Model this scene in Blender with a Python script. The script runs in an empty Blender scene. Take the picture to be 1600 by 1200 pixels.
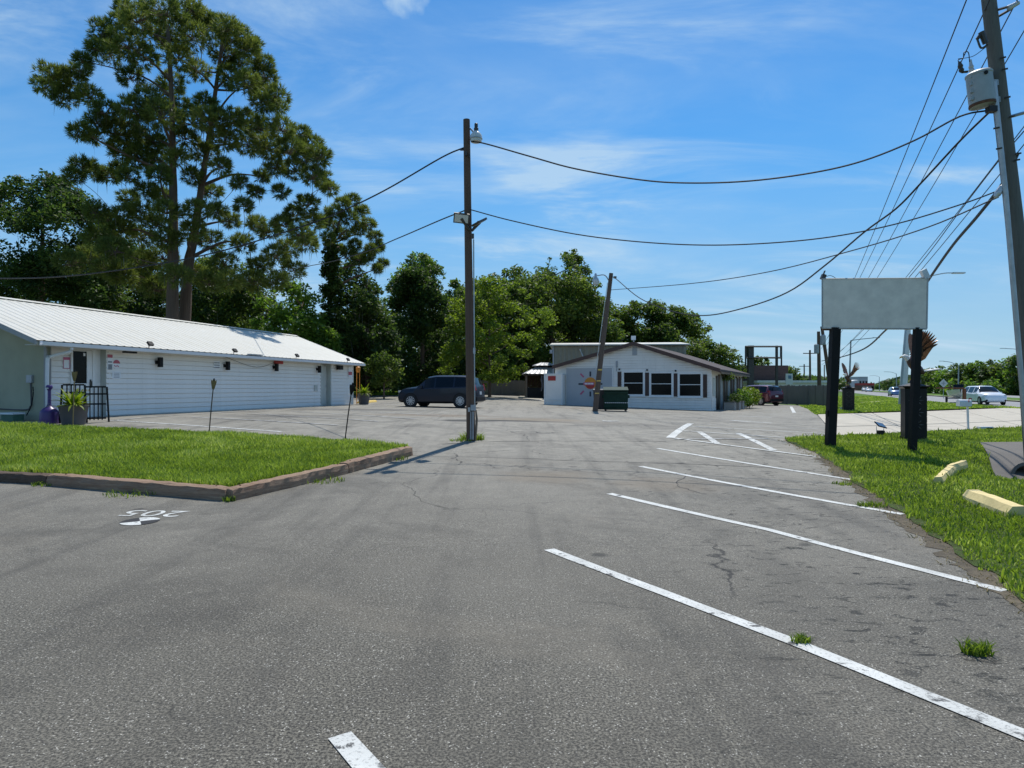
import bpy, bmesh, math, random
import numpy as np
from mathutils import Vector, Matrix

# ------------------------------------------------------------------ camera, sky, sun, exposure
scene = bpy.context.scene
F, HZ, EYE = 1063.0, 605.0, 1.6          # focal length and horizon in photo pixels, eye height in metres
cam_d = bpy.data.cameras.new('camera'); cam = bpy.data.objects.new('camera', cam_d)
scene.collection.objects.link(cam); scene.camera = cam
cam.location = (0, 0, EYE); cam.rotation_euler = (math.radians(90), 0, 0)
cam_d.sensor_width = 36; cam_d.lens = F / 1600 * 36; cam_d.shift_y = 5 / 1600
cam_d.clip_start = .05; cam_d.clip_end = 9000
scene.view_settings.view_transform = 'Standard'; scene.view_settings.look = 'None'
scene.view_settings.exposure = 0.0; scene.view_settings.gamma = 1
SUN_AZ, SUN_EL = math.radians(17), math.radians(59)
world = bpy.data.worlds.new('World'); scene.world = world; world.use_nodes = True
def build_world():
    nt = world.node_tree; N = nt.nodes; L = nt.links; N.clear()
    out = N.new('ShaderNodeOutputWorld'); bg = N.new('ShaderNodeBackground'); L.new(bg.outputs[0], out.inputs[0])
    bg.inputs[1].default_value = .1
    sky = N.new('ShaderNodeTexSky'); sky.sky_type = 'NISHITA'; sky.sun_disc = False
    sky.sun_elevation = SUN_EL; sky.sun_rotation = SUN_AZ; sky.air_density = 1.0; sky.dust_density = .25; sky.ozone_density = 3.0
    hs = N.new('ShaderNodeHueSaturation'); hs.inputs['Saturation'].default_value = 1.32; hs.inputs['Value'].default_value = .98
    L.new(sky.outputs[0], hs.inputs['Color'])
    tint = N.new('ShaderNodeMix'); tint.data_type = 'RGBA'; tint.blend_type = 'MULTIPLY'; tint.inputs[0].default_value = 1; tint.inputs[7].default_value = (.84, 1.26, 1.36, 1); L.new(hs.outputs[0], tint.inputs[6])
    tc = N.new('ShaderNodeTexCoord'); sp = N.new('ShaderNodeSeparateXYZ'); L.new(tc.outputs['Generated'], sp.inputs[0])
    def m(op, a, b=None):
        n = N.new('ShaderNodeMath'); n.operation = op
        for i, v in enumerate((a, b)):
            if v is None: continue
            if isinstance(v, (int, float)): n.inputs[i].default_value = v
            else: L.new(v, n.inputs[i])
        return n.outputs[0]
    zz = m('ADD', m('MAXIMUM', sp.outputs[2], 0.0), .16)
    cb = N.new('ShaderNodeCombineXYZ'); L.new(m('DIVIDE', sp.outputs[0], zz), cb.inputs[0]); L.new(m('DIVIDE', sp.outputs[1], zz), cb.inputs[1])
    def noise(rot, scl, s, det, dist, rough=.6):
        mp = N.new('ShaderNodeMapping'); mp.inputs['Rotation'].default_value[2] = rot; mp.inputs['Scale'].default_value = scl
        mp.inputs['Location'].default_value = (3.1, 1.7, 0)
        L.new(cb.outputs[0], mp.inputs[0])
        t = N.new('ShaderNodeTexNoise'); t.inputs['Scale'].default_value = s; t.inputs['Detail'].default_value = det
        t.inputs['Distortion'].default_value = dist; t.inputs['Roughness'].default_value = rough
        L.new(mp.outputs[0], t.inputs['Vector']); return t.outputs[0]
    def ramp(v, a, b, hi=1.0):
        r = N.new('ShaderNodeMapRange'); r.interpolation_type = 'SMOOTHSTEP'
        r.inputs[1].default_value = a; r.inputs[2].default_value = b; r.inputs[4].default_value = hi; L.new(v, r.inputs[0]); return r.outputs[0]
    streak = ramp(noise(2.25, (.42, 1.35, 1), 1.7, 9, 1.1, .62), .42, .80)
    patch = ramp(noise(-.3, (1, 1, 1), .9, 3, .3), .34, .62)
    wisps = m('MULTIPLY', streak, m('ADD', m('MULTIPLY', patch, .95), .14))
    veil = m('MULTIPLY', ramp(noise(1.2, (.6, 1.2, 1), .9, 6, .6), .38, .75), .15)
    soft = m('MULTIPLY', ramp(noise(.9, (.5, 1.1, 1), 1.1, 8, 1.4, .6), .48, .80), .20)
    # one small bright puff
    pd = Vector((-.160, 1.0, .590)).normalized(); dt = N.new('ShaderNodeVectorMath'); dt.operation = 'DOT_PRODUCT'; nm = N.new('ShaderNodeVectorMath'); nm.operation = 'NORMALIZE'
    L.new(tc.outputs['Generated'], nm.inputs[0]); L.new(nm.outputs[0], dt.inputs[0]); dt.inputs[1].default_value = pd
    pn = N.new('ShaderNodeTexNoise'); pn.inputs['Scale'].default_value = 38; pn.inputs['Detail'].default_value = 6; L.new(nm.outputs[0], pn.inputs['Vector'])
    puff = ramp(m('ADD', dt.outputs['Value'], m('MULTIPLY', m('SUBTRACT', pn.outputs[0], .5), .0013)), .9991, 1.0003, .95)
    mask = m('MAXIMUM', m('MINIMUM', m('ADD', m('ADD', wisps, veil), soft), .72), puff)
    # a pale band of moist air along the whole horizon
    hz = m('POWER', m('SUBTRACT', 1.0, m('MINIMUM', m('MULTIPLY', m('ABSOLUTE', sp.outputs[2]), 2.6), 1.0)), 2.2)
    mixm = N.new('ShaderNodeMix'); mixm.data_type = 'RGBA'; L.new(ramp(sp.outputs[2], .46, .10, .75), mixm.inputs[0]); L.new(tint.outputs[2], mixm.inputs[6]); mixm.inputs[7].default_value = (1.55, 4.4, 8.4, 1)
    mixh = N.new('ShaderNodeMix'); mixh.data_type = 'RGBA'; L.new(m('MULTIPLY', hz, .92), mixh.inputs[0])
    L.new(mixm.outputs[2], mixh.inputs[6]); mixh.inputs[7].default_value = (4.5, 6.4, 7.5, 1)
    mix = N.new('ShaderNodeMix'); mix.data_type = 'RGBA'; L.new(mask, mix.inputs[0]); L.new(mixh.outputs[2], mix.inputs[6])
    mix.inputs[7].default_value = (5.4, 7.2, 8.8, 1); L.new(mix.outputs[2], bg.inputs[0])
build_world()
sun_d = bpy.data.lights.new('sun', 'SUN'); sun = bpy.data.objects.new('sun', sun_d); scene.collection.objects.link(sun)
sun_d.energy = 4.2; sun_d.angle = math.radians(.53); sun_d.color = (1, .96, .89)
TO_SUN = Vector((math.sin(SUN_AZ) * math.cos(SUN_EL), math.cos(SUN_AZ) * math.cos(SUN_EL), math.sin(SUN_EL)))
sun.rotation_euler = TO_SUN.to_track_quat('Z', 'Y').to_euler(); sun.location = (0, 0, 50)

random.seed(7); RNG = np.random.default_rng(7)
C = scene.collection
# ------------------------------------------------------------------ terrain height and placing
def sstep(t): t = min(max(t, 0.), 1.); return t * t * (3 - 2 * t)
def g(x, y):
    a = .72 * sstep((y - 6) / 16) / (1 + math.exp(min(max((x - 6) / 6.5, -30), 30)))
    b = .30 * sstep((y - 42) / 20) / (1 + math.exp(min(max((x - 8) / 3, -30), 30)))
    return a + b
def U(px, py, Y): return Vector(((px - 800) / F * Y, Y, EYE - (py - HZ) / F * Y))
def G(px, py):
    lo, hi = .3, 4000.
    for _ in range(60):
        Y = (lo + hi) / 2
        if EYE - (py - HZ) / F * Y - g((px - 800) / F * Y, Y) > 0: lo = Y
        else: hi = Y
    X = (px - 800) / F * lo
    return Vector((X, lo, g(X, lo)))
def gz(x, y): return Vector((x, y, g(x, y)))
def at(px, Y): X = (px - 800) / F * Y; return Vector((X, Y, g(X, Y)))
# ------------------------------------------------------------------ materials
MATS = {}
class NT:
    def __init__(s, name):
        s.m = bpy.data.materials.new(name); s.m.use_nodes = True; s.nt = s.m.node_tree; s.N = s.nt.nodes; s.L = s.nt.links
        s.b = s.N['Principled BSDF']; s.out = s.N['Material Output']
        s.tc = s.N.new('ShaderNodeTexCoord'); s.co = s.tc.outputs['Object']
    def math(s, op, a, b=None):
        n = s.N.new('ShaderNodeMath'); n.operation = op
        for i, v in enumerate((a, b)):
            if v is None: continue
            if isinstance(v, (int, float)): n.inputs[i].default_value = v
            else: s.L.new(v, n.inputs[i])
        return n.outputs[0]
    def noise(s, scale, detail=4, rough=.55, dist=0, scl=None, co=None, loc=None):
        t = s.N.new('ShaderNodeTexNoise'); t.inputs['Scale'].default_value = scale; t.inputs['Detail'].default_value = detail
        t.inputs['Roughness'].default_value = rough; t.inputs['Distortion'].default_value = dist
        v = co or s.co
        if scl or loc:
            mp = s.N.new('ShaderNodeMapping')
            if scl: mp.inputs['Scale'].default_value = scl
            if loc: mp.inputs['Location'].default_value = loc
            s.L.new(v, mp.inputs[0]); v = mp.outputs[0]
        s.L.new(v, t.inputs['Vector']); return t.outputs[0]
    def voro(s, scale, feat='F1', out=0, scl=None):
        t = s.N.new('ShaderNodeTexVoronoi'); t.inputs['Scale'].default_value = scale; t.feature = feat
        v = s.co
        if scl:
            mp = s.N.new('ShaderNodeMapping'); mp.inputs['Scale'].default_value = scl; s.L.new(v, mp.inputs[0]); v = mp.outputs[0]
        s.L.new(v, t.inputs['Vector']); return t.outputs[out]
    def rng(s, v, a, b, lo=0., hi=1.):
        r = s.N.new('ShaderNodeMapRange'); r.inputs[1].default_value = a; r.inputs[2].default_value = b
        r.inputs[3].default_value = lo; r.inputs[4].default_value = hi; s.L.new(v, r.inputs[0]); return r.outputs[0]
    def mix(s, f, a, b, mode='MIX'):
        n = s.N.new('ShaderNodeMix'); n.data_type = 'RGBA'; n.blend_type = mode
        for i, v in ((0, f), (6, a), (7, b)):
            if isinstance(v, (int, float)): n.inputs[i].default_value = v
            elif isinstance(v, tuple): n.inputs[i].default_value = (*v, 1) if len(v) == 3 else v
            else: s.L.new(v, n.inputs[i])
        return n.outputs[2]
    def col(s, v):
        if isinstance(v, tuple): s.b.inputs['Base Color'].default_value = (*v, 1)
        else: s.L.new(v, s.b.inputs['Base Color'])
    def set(s, **k):
        for a, v in k.items():
            i = s.b.inputs[a.replace('_', ' ')]
            if isinstance(v, (int, float)): i.default_value = v
            else: s.L.new(v, i)
    def bump(s, h, st=.3, d=.01):
        n = s.N.new('ShaderNodeBump'); n.inputs['Strength'].default_value = st; n.inputs['Distance'].default_value = d
        s.L.new(h, n.inputs['Height']); s.L.new(n.outputs[0], s.b.inputs['Normal'])
    def near(s, p, rx, ry, nz=.25, nsc=1.2):      # mask of a stain or dark patch with its own ragged shape around a spot on the ground
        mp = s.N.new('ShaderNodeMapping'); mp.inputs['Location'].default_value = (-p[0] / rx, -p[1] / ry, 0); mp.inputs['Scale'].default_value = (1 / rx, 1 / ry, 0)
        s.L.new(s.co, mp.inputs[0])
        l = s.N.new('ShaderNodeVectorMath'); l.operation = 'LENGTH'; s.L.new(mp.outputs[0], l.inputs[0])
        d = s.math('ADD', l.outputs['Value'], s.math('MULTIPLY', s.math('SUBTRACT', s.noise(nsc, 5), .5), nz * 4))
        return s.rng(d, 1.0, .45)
def simple(name, c, rough=.6, var=.15, scale=3., bump=0, metal=0., bscale=None, spec=.5):
    t = NT(name); n = t.noise(scale, 5, .6)
    k = tuple(x * (1 - var) for x in c); k2 = tuple(min(1, x * (1 + var)) for x in c)
    t.col(t.mix(t.rng(n, .3, .7), k, k2)); t.set(Roughness=rough, Metallic=metal); t.b.inputs['Specular IOR Level'].default_value = spec
    if bump: t.bump(t.noise(bscale or scale * 6, 5), bump)
    MATS[name] = t.m; return t.m
def M(n): return MATS[n]
def mk_asphalt():
    t = NT('asphalt')
    fine = t.noise(70, 3, .75); mid = t.noise(24, 4, .65); big = t.noise(.16, 5, .6); pat = t.noise(1.1, 5, .65, .4)
    base = t.mix(t.rng(fine, .43, .60), (.020, .018, .014), (.255, .233, .182))
    base = t.mix(t.rng(mid, .40, .65, 0, .35), base, (.052, .049, .042))
    spk = t.rng(t.voro(62), .10, .30, 1, 0); sel = t.rng(t.noise(19, 2), .51, .56)
    base = t.mix(t.math('MULTIPLY', t.math('MULTIPLY', spk, sel), .9), base, (.80, .76, .66))
    base = t.mix(t.rng(big, .35, .65, 0, .38), base, (.200, .182, .146))
    base = t.mix(t.rng(pat, .50, .72, 0, .38), base, (.058, .053, .043))
    # back lot paler past a ragged line: grazing-view brightening put into the colour
    sy = t.N.new('ShaderNodeSeparateXYZ'); t.L.new(t.co, sy.inputs[0]); far_bright = t.rng(t.math('ADD', sy.outputs[1], t.math('MULTIPLY', t.noise(.35, 5, .6), 7.0)), 8.0, 19.0, 0, .72)
    base = t.mix(far_bright, base, t.mix(t.rng(t.noise(2.2, 7, .7), .35, .65), (.25, .232, .192), (.37, .342, .28)))
    blot = t.noise(.42, 6, .7, .8, loc=(4, 9, 0)); base = t.mix(t.rng(blot, .50, .66, 0, .45), base, (.045, .041, .034))
    sand = t.noise(.30, 6, .65, .5, loc=(11, 3, 0)); base = t.mix(t.rng(sand, .58, .74, 0, .45), base, (.26, .225, .17))
    track = t.noise(1.0, 4, .6, .2, scl=(2.4, .16, 1), loc=(2, 5, 0)); base = t.mix(t.rng(track, .52, .70, 0, .35), base, (.040, .037, .032))
    wv = t.N.new('ShaderNodeVectorMath'); wv.operation = 'ADD'; nz = t.N.new('ShaderNodeTexNoise'); nz.inputs['Scale'].default_value = 1.3; nz.inputs['Detail'].default_value = 6; t.L.new(t.co, nz.inputs['Vector'])
    t.L.new(t.co, wv.inputs[0]); t.L.new(nz.outputs['Color'], wv.inputs[1])
    vo = t.N.new('ShaderNodeTexVoronoi'); vo.feature = 'DISTANCE_TO_EDGE'; vo.inputs['Scale'].default_value = .33; t.L.new(wv.outputs[0], vo.inputs['Vector'])
    crk = t.math('MULTIPLY', t.rng(vo.outputs[0], .007, .002), t.rng(t.noise(.22, 3, loc=(7, 1, 0)), .50, .62))
    base = t.mix(t.math('MULTIPLY', crk, .85), base, (.014, .013, .012))
    drip = t.rng(t.voro(.9), .10, .05); base = t.mix(t.math('MULTIPLY', t.math('MULTIPLY', drip, t.rng(t.noise(3, 4), .4, .6)), .7), base, (.02, .019, .017))
    # ravelled dark pits, mostly over the parking bays on the right
    sp = t.N.new('ShaderNodeSeparateXYZ'); t.L.new(t.co, sp.inputs[0])
    right = t.rng(sp.outputs[0], .2, 3.0)
    pit = t.rng(t.noise(4.6, 9, .76, .5, scl=(1, 1.7, 1)), .57, .62)
    zone = t.rng(t.noise(.55, 3), .42, .58)
    base = t.mix(t.math('MULTIPLY', t.math('MULTIPLY', pit, right), t.math('MULTIPLY', zone, 1.0)), base, (.012, .012, .011))
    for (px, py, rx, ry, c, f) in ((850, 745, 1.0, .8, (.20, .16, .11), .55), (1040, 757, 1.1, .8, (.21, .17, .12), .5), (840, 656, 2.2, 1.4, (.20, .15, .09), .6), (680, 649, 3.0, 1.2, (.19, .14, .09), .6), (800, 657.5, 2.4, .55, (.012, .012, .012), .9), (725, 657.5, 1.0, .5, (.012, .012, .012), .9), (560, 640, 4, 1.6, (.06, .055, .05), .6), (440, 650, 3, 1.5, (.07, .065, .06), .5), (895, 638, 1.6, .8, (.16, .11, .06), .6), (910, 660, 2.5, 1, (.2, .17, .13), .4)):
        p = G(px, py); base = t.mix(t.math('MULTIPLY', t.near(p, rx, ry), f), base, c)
    t.col(base); t.set(Roughness=.78); t.b.inputs['Specular IOR Level'].default_value = .36
    h = t.math('ADD', t.math('MULTIPLY', fine, .7), t.math('SUBTRACT', t.math('MULTIPLY', mid, .5), t.math('MULTIPLY', t.math('MULTIPLY', pit, right), .6)))
    t.bump(h, .75, .012); MATS['asphalt'] = t.m
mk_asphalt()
def mk_paint():
    t = NT('road_paint'); n = t.noise(7, 8, .72, .3); n2 = t.noise(60, 3, .6); z = t.noise(.9, 3)
    chip = t.math('MULTIPLY', t.rng(n, .56, .61), t.rng(z, .34, .52)); sp = t.rng(n2, .54, .66, 0, .75)
    c = t.mix(t.rng(t.noise(2, 4), .3, .7), (.50, .50, .46), (.72, .72, .67))
    c = t.mix(t.math('MAXIMUM', chip, t.math('MULTIPLY', sp, .7)), c, (.07, .07, .068)); t.col(c); t.set(Roughness=.7)
    t.bump(t.noise(90, 3), .4, .006); MATS['paint'] = t.m
mk_paint()
def mk_paint_faint():
    t = NT('worn_road_paint'); n = t.noise(5, 8, .7, .3); n2 = t.noise(70, 3, .6)
    k = t.math('MAXIMUM', t.rng(n, .42, .62), t.rng(n2, .5, .65, 0, .8))
    t.col(t.mix(k, (.5, .5, .48), (.12, .12, .115))); t.set(Roughness=.75); MATS['paint_worn'] = t.m
mk_paint_faint()
def mk_concrete(name, c, joint=0):
    t = NT(name); n = t.noise(1.3, 6, .65); f = t.noise(40, 4, .7); s = t.noise(.5, 7, .7, .5)
    b = t.mix(t.rng(n, .3, .7), tuple(x * .82 for x in c), tuple(x * 1.1 for x in c)); b = t.mix(t.rng(f, .4, .75, 0, .3), b, tuple(x * .6 for x in c))
    b = t.mix(t.rng(s, .55, .72, 0, .45), b, tuple(x * .5 for x in c)); t.col(b); t.set(Roughness=.88); t.bump(f, .35, .01); MATS[name] = t.m
mk_concrete('concrete', (.54, .485, .385)); mk_concrete('grey_concrete', (.30, .29, .27)); mk_concrete('culvert_concrete', (.15, .132, .11)); mk_concrete('road_surface', (.30, .295, .29))
def mk_soil(name, a, b, d):
    t = NT(name); n = t.noise(.35, 6, .6); f = t.noise(9, 6, .75); b0 = t.mix(t.rng(n, .35, .65), a, b)
    t.col(t.mix(t.rng(f, .42, .66, 0, .75), b0, d)); t.set(Roughness=.95); t.b.inputs['Specular IOR Level'].default_value = .15; t.bump(f, .8, .05); MATS[name] = t.m
mk_soil('soil', (.055, .085, .022), (.075, .12, .025), (.045, .04, .025)); mk_soil('field', (.060, .115, .020), (.10, .155, .03), (.05, .085, .018)); mk_soil('verge_far', (.085, .17, .018), (.13, .21, .03), (.05, .11, .014))
def mk_wood(name, a, b, d, axis='x', rough=.85, sc=1.):
    t = NT(name); s = {'x': (.25, 6, 6), 'y': (6, .25, 6), 'z': (6, 6, .22)}[axis]
    n = t.noise(4 * sc, 8, .7, .6, scl=s); f = t.noise(1.2, 4); k = t.noise(14 * sc, 6, .7, .3, scl=s)
    c = t.mix(t.rng(n, .3, .7), a, b); c = t.mix(t.rng(k, .55, .75, 0, .8), c, d); c = t.mix(t.rng(f, .4, .7, 0, .4), c, b); t.col(c); t.set(Roughness=rough); t.bump(t.math('ADD', n, k), .7, .015); MATS[name] = t.m
mk_wood('tie_wood', (.165, .080, .046), (.42, .29, .19), (.016, .011, .008), 'x', .9, 1.6); mk_wood('tie_dark', (.065, .040, .026), (.15, .10, .068), (.012, .009, .007), 'x', .9, 1.6)
mk_wood('pole_wood', (.085, .050, .033), (.150, .092, .062), (.026, .016, .011), 'z'); mk_wood('pole_pale', (.16, .12, .085), (.24, .185, .135), (.07, .05, .036), 'z')
mk_wood('pole_brown', (.085, .060, .045), (.15, .11, .085), (.035, .026, .02), 'z'); mk_wood('fence_wood', (.13, .12, .105), (.21, .195, .17), (.06, .052, .045), 'z'); mk_wood('bark', (.085, .055, .038), (.17, .115, .080), (.022, .014, .010), 'z', .95, .6); mk_wood('brown_wood', (.075, .042, .030), (.11, .062, .045), (.035, .02, .015), 'z')
mk_wood('bamboo', (.20, .14, .05), (.32, .24, .10), (.07, .045, .02), 'z')
def mk_leaf(name, a, b, c, trans=.35, rough=.55):
    t = NT(name); at_ = t.N.new('ShaderNodeAttribute'); at_.attribute_name = 'rnd'; n = t.noise(.45, 3)
    k = t.math('ADD', t.math('MULTIPLY', at_.outputs['Fac'], .75), t.math('MULTIPLY', t.math('SUBTRACT', n, .5), .8))
    r = t.N.new('ShaderNodeValToRGB'); e = r.color_ramp.elements; e[0].color = (*a, 1); e[1].color = (*c, 1); e[0].position = .05; e[1].position = .95
    m = r.color_ramp.elements.new(.5); m.color = (*b, 1); t.L.new(k, r.inputs[0])
    t.col(r.outputs[0]); t.set(Roughness=rough); t.b.inputs['Specular IOR Level'].default_value = .32
    tr = t.N.new('ShaderNodeBsdfTranslucent'); hs = t.N.new('ShaderNodeHueSaturation'); hs.inputs['Value'].default_value = 1.5; hs.inputs['Saturation'].default_value = 1.1
    t.L.new(r.outputs[0], hs.inputs['Color']); t.L.new(hs.outputs[0], tr.inputs[0])
    ms = t.N.new('ShaderNodeMixShader'); ms.inputs[0].default_value = trans; t.L.new(t.b.outputs[0], ms.inputs[1]); t.L.new(tr.outputs[0], ms.inputs[2]); t.L.new(ms.outputs[0], t.out.inputs[0]); MATS[name] = t.m
mk_leaf('grass', (.135, .200, .030), (.275, .365, .062), (.58, .60, .24), .48, .4)
mk_leaf('weed', (.10, .16, .02), (.19, .26, .04), (.32, .34, .10), .45)
mk_leaf('pine_leaf', (.070, .100, .022), (.150, .185, .040), (.26, .27, .075), .45)
mk_leaf('oak_leaf', (.050, .085, .018), (.115, .165, .032), (.21, .26, .055), .48)
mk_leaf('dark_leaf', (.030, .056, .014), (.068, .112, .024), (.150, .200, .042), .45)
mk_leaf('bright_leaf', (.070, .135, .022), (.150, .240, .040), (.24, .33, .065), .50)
mk_leaf('lime_leaf', (.090, .140, .020), (.180, .248, .036), (.31, .36, .065), .52)
mk_leaf('far_leaf', (.045, .080, .022), (.10, .150, .035), (.17, .22, .055), .42)
mk_leaf('straw', (.20, .16, .08), (.34, .28, .15), (.5, .44, .28), .2, .8)
mk_soil('dirt', (.20, .165, .115), (.13, .11, .08), (.08, .07, .055))
mk_leaf('moss', (.07, .075, .055), (.12, .125, .095), (.18, .18, .14), .3, .9)
mk_leaf('vine_leaf', (.07, .12, .012), (.20, .27, .03), (.42, .44, .06), .4)
def mk_siding():
    t = NT('white_siding'); c = t.mix(t.rng(t.noise(1.5, 5), .3, .7), (.80, .765, .71), (.87, .83, .77))
    c = t.mix(t.rng(t.noise(2.6, 7, .7, .4, scl=(2.5, 2.5, .35)), .55, .78, 0, .38), c, (.46, .42, .35)); c = t.mix(t.rng(t.noise(30, 4, .7), .62, .74, 0, .3), c, (.40, .37, .32))
    t.col(c); t.set(Roughness=.55); t.bump(t.noise(18, 4, scl=(.2, 1, 1)), .12); MATS['white_siding'] = t.m
mk_siding(); simple('white_trim', (.76, .76, .74), .5, .05); simple('white_metal', (.72, .73, .74), .42, .06)
def mk_roof():
    t = NT('white_roof'); n = t.noise(.8, 6, .65, .4, scl=(1, .35, 1)); f = t.noise(12, 5, .7)
    c = t.mix(t.rng(n, .35, .7), (.66, .64, .57), (.58, .55, .46)); c = t.mix(t.rng(f, .55, .75, 0, .3), c, (.45, .42, .34)); t.col(c); t.set(Roughness=.5); MATS['white_roof'] = t.m
mk_roof()
simple('green_stucco', (.35, .355, .255), .85, .10, 1.2, .25, bscale=60); simple('grey_trim', (.30, .31, .31), .6, .12); simple('pale_trim', (.48, .50, .46), .6, .08)
simple('black_metal', (.009, .009, .009), .6, .2, spec=.25); simple('black_plastic', (.012, .012, .013), .6, .2, spec=.3); simple('dark_bronze', (.05, .045, .04), .45, .2)
simple('steel', (.42, .43, .44), .42, .15, 6, 0, .6); simple('galvanised', (.34, .36, .38), .5, .18, 5, 0, .3); simple('transformer_grey', (.36, .39, .40), .5, .12, 4)
simple('purple', (.060, .030, .155), .38, .12); simple('pot_grey', (.085, .082, .085), .6, .15); simple('yellow_paint', (.72, .50, .13), .75, .15, 5, .3, bscale=30)
simple('pale_yellow', (.76, .60, .27), .8, .14, 5, .4, bscale=25); simple('red_sign', (.42, .03, .025), .5, .1); simple('orange', (.62, .24, .03), .55, .15); simple('navy', (.025, .03, .05), .5, .1); simple('magenta', (.48, .11, .20), .5, .1)
simple('rose', (.45, .10, .13), .5, .1); simple('paper', (.78, .79, .80), .6, .03); simple('grey_print', (.22, .24, .26), .6, .2); simple('sign_face', (.74, .70, .60), .55, .13, 3.4); simple('sign_side', (.44, .46, .45), .5, .1)
simple('dumpster_green', (.014, .042, .027), .7, .25, 3, spec=.25); simple('bin_black', (.020, .022, .024), .5, .15); simple('hose_green', (.05, .13, .085), .5, .15); simple('tan_metal', (.27, .25, .185), .55, .12); simple('brown_trim', (.075, .040, .032), .6, .15)
simple('grey_panel', (.40, .42, .44), .6, .05, 1); simple('shutter_brown', (.050, .024, .018), .55, .15); simple('grey_roof_metal', (.42, .44, .46), .45, .1); simple('copper', (.36, .17, .095), .38, .3, 14, .2, .45); simple('bronze_dark', (.075, .042, .028), .45, .25, 10, .2, .2)
simple('white_feather', (.78, .77, .73), .6, .06); simple('beak', (.6, .38, .05), .5, .1); simple('pillar_black', (.008, .008, .009), .45, .2, spec=.3); simple('pillar_side', (.075, .070, .066), .5, .25, 9, .2)
simple('tyre', (.018, .018, .019), .8, .15); simple('rim', (.50, .51, .53), .35, .1, 4, 0, .7); simple('lamp_lens', (.62, .63, .60), .3, .08); simple('tail_red', (.30, .01, .012), .25, .1); simple('wire_black', (.016, .016, .018), .6, .2); simple('rust', (.13, .055, .025), .8, .3, 9)
simple('shingle', (.058, .040, .036), .85, .25, 5, .3); simple('far_white', (.68, .68, .67), .6, .06); simple('far_blue', (.12, .22, .33), .5, .1); simple('far_brown', (.16, .09, .07), .7, .15); simple('plate', (.70, .70, .68), .5, .05); simple('lit_white', (.88, .88, .88), .5, .02)
simple('sign_yellow_grey', (.50, .50, .44), .6, .1); simple('silver', (.55, .56, .56), .4, .08, 3, 0, .4)
def glassy(name, c, rough=.06, coat=0, metal=0, spec=.5):
    t = NT(name); t.col(t.mix(t.rng(t.noise(1.2, 3), .3, .7), c, tuple(x * 1.3 for x in c))); t.set(Roughness=rough, Metallic=metal); t.b.inputs['Coat Weight'].default_value = coat; t.b.inputs['Specular IOR Level'].default_value = spec; MATS[name] = t.m
glassy('window_dark', (.004, .004, .004), .2, spec=.15); glassy('car_glass', (.005, .006, .008), .06, spec=.35); glassy('paint_blue', (.007, .010, .020), .3, .25, .1, .4); glassy('paint_red', (.095, .010, .022), .3, .8, .3); glassy('paint_white', (.74, .75, .77), .3, .6); glassy('paint_far_blue', (.08, .16, .32), .3, .6); glassy('paint_silver', (.5, .52, .54), .3, .6); glassy('boat_hull', (.62, .63, .60), .35, .3); glassy('solar', (.05, .08, .12), .12, .5); glassy('door_glass', (.006, .006, .006), .12, spec=.3)
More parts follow.
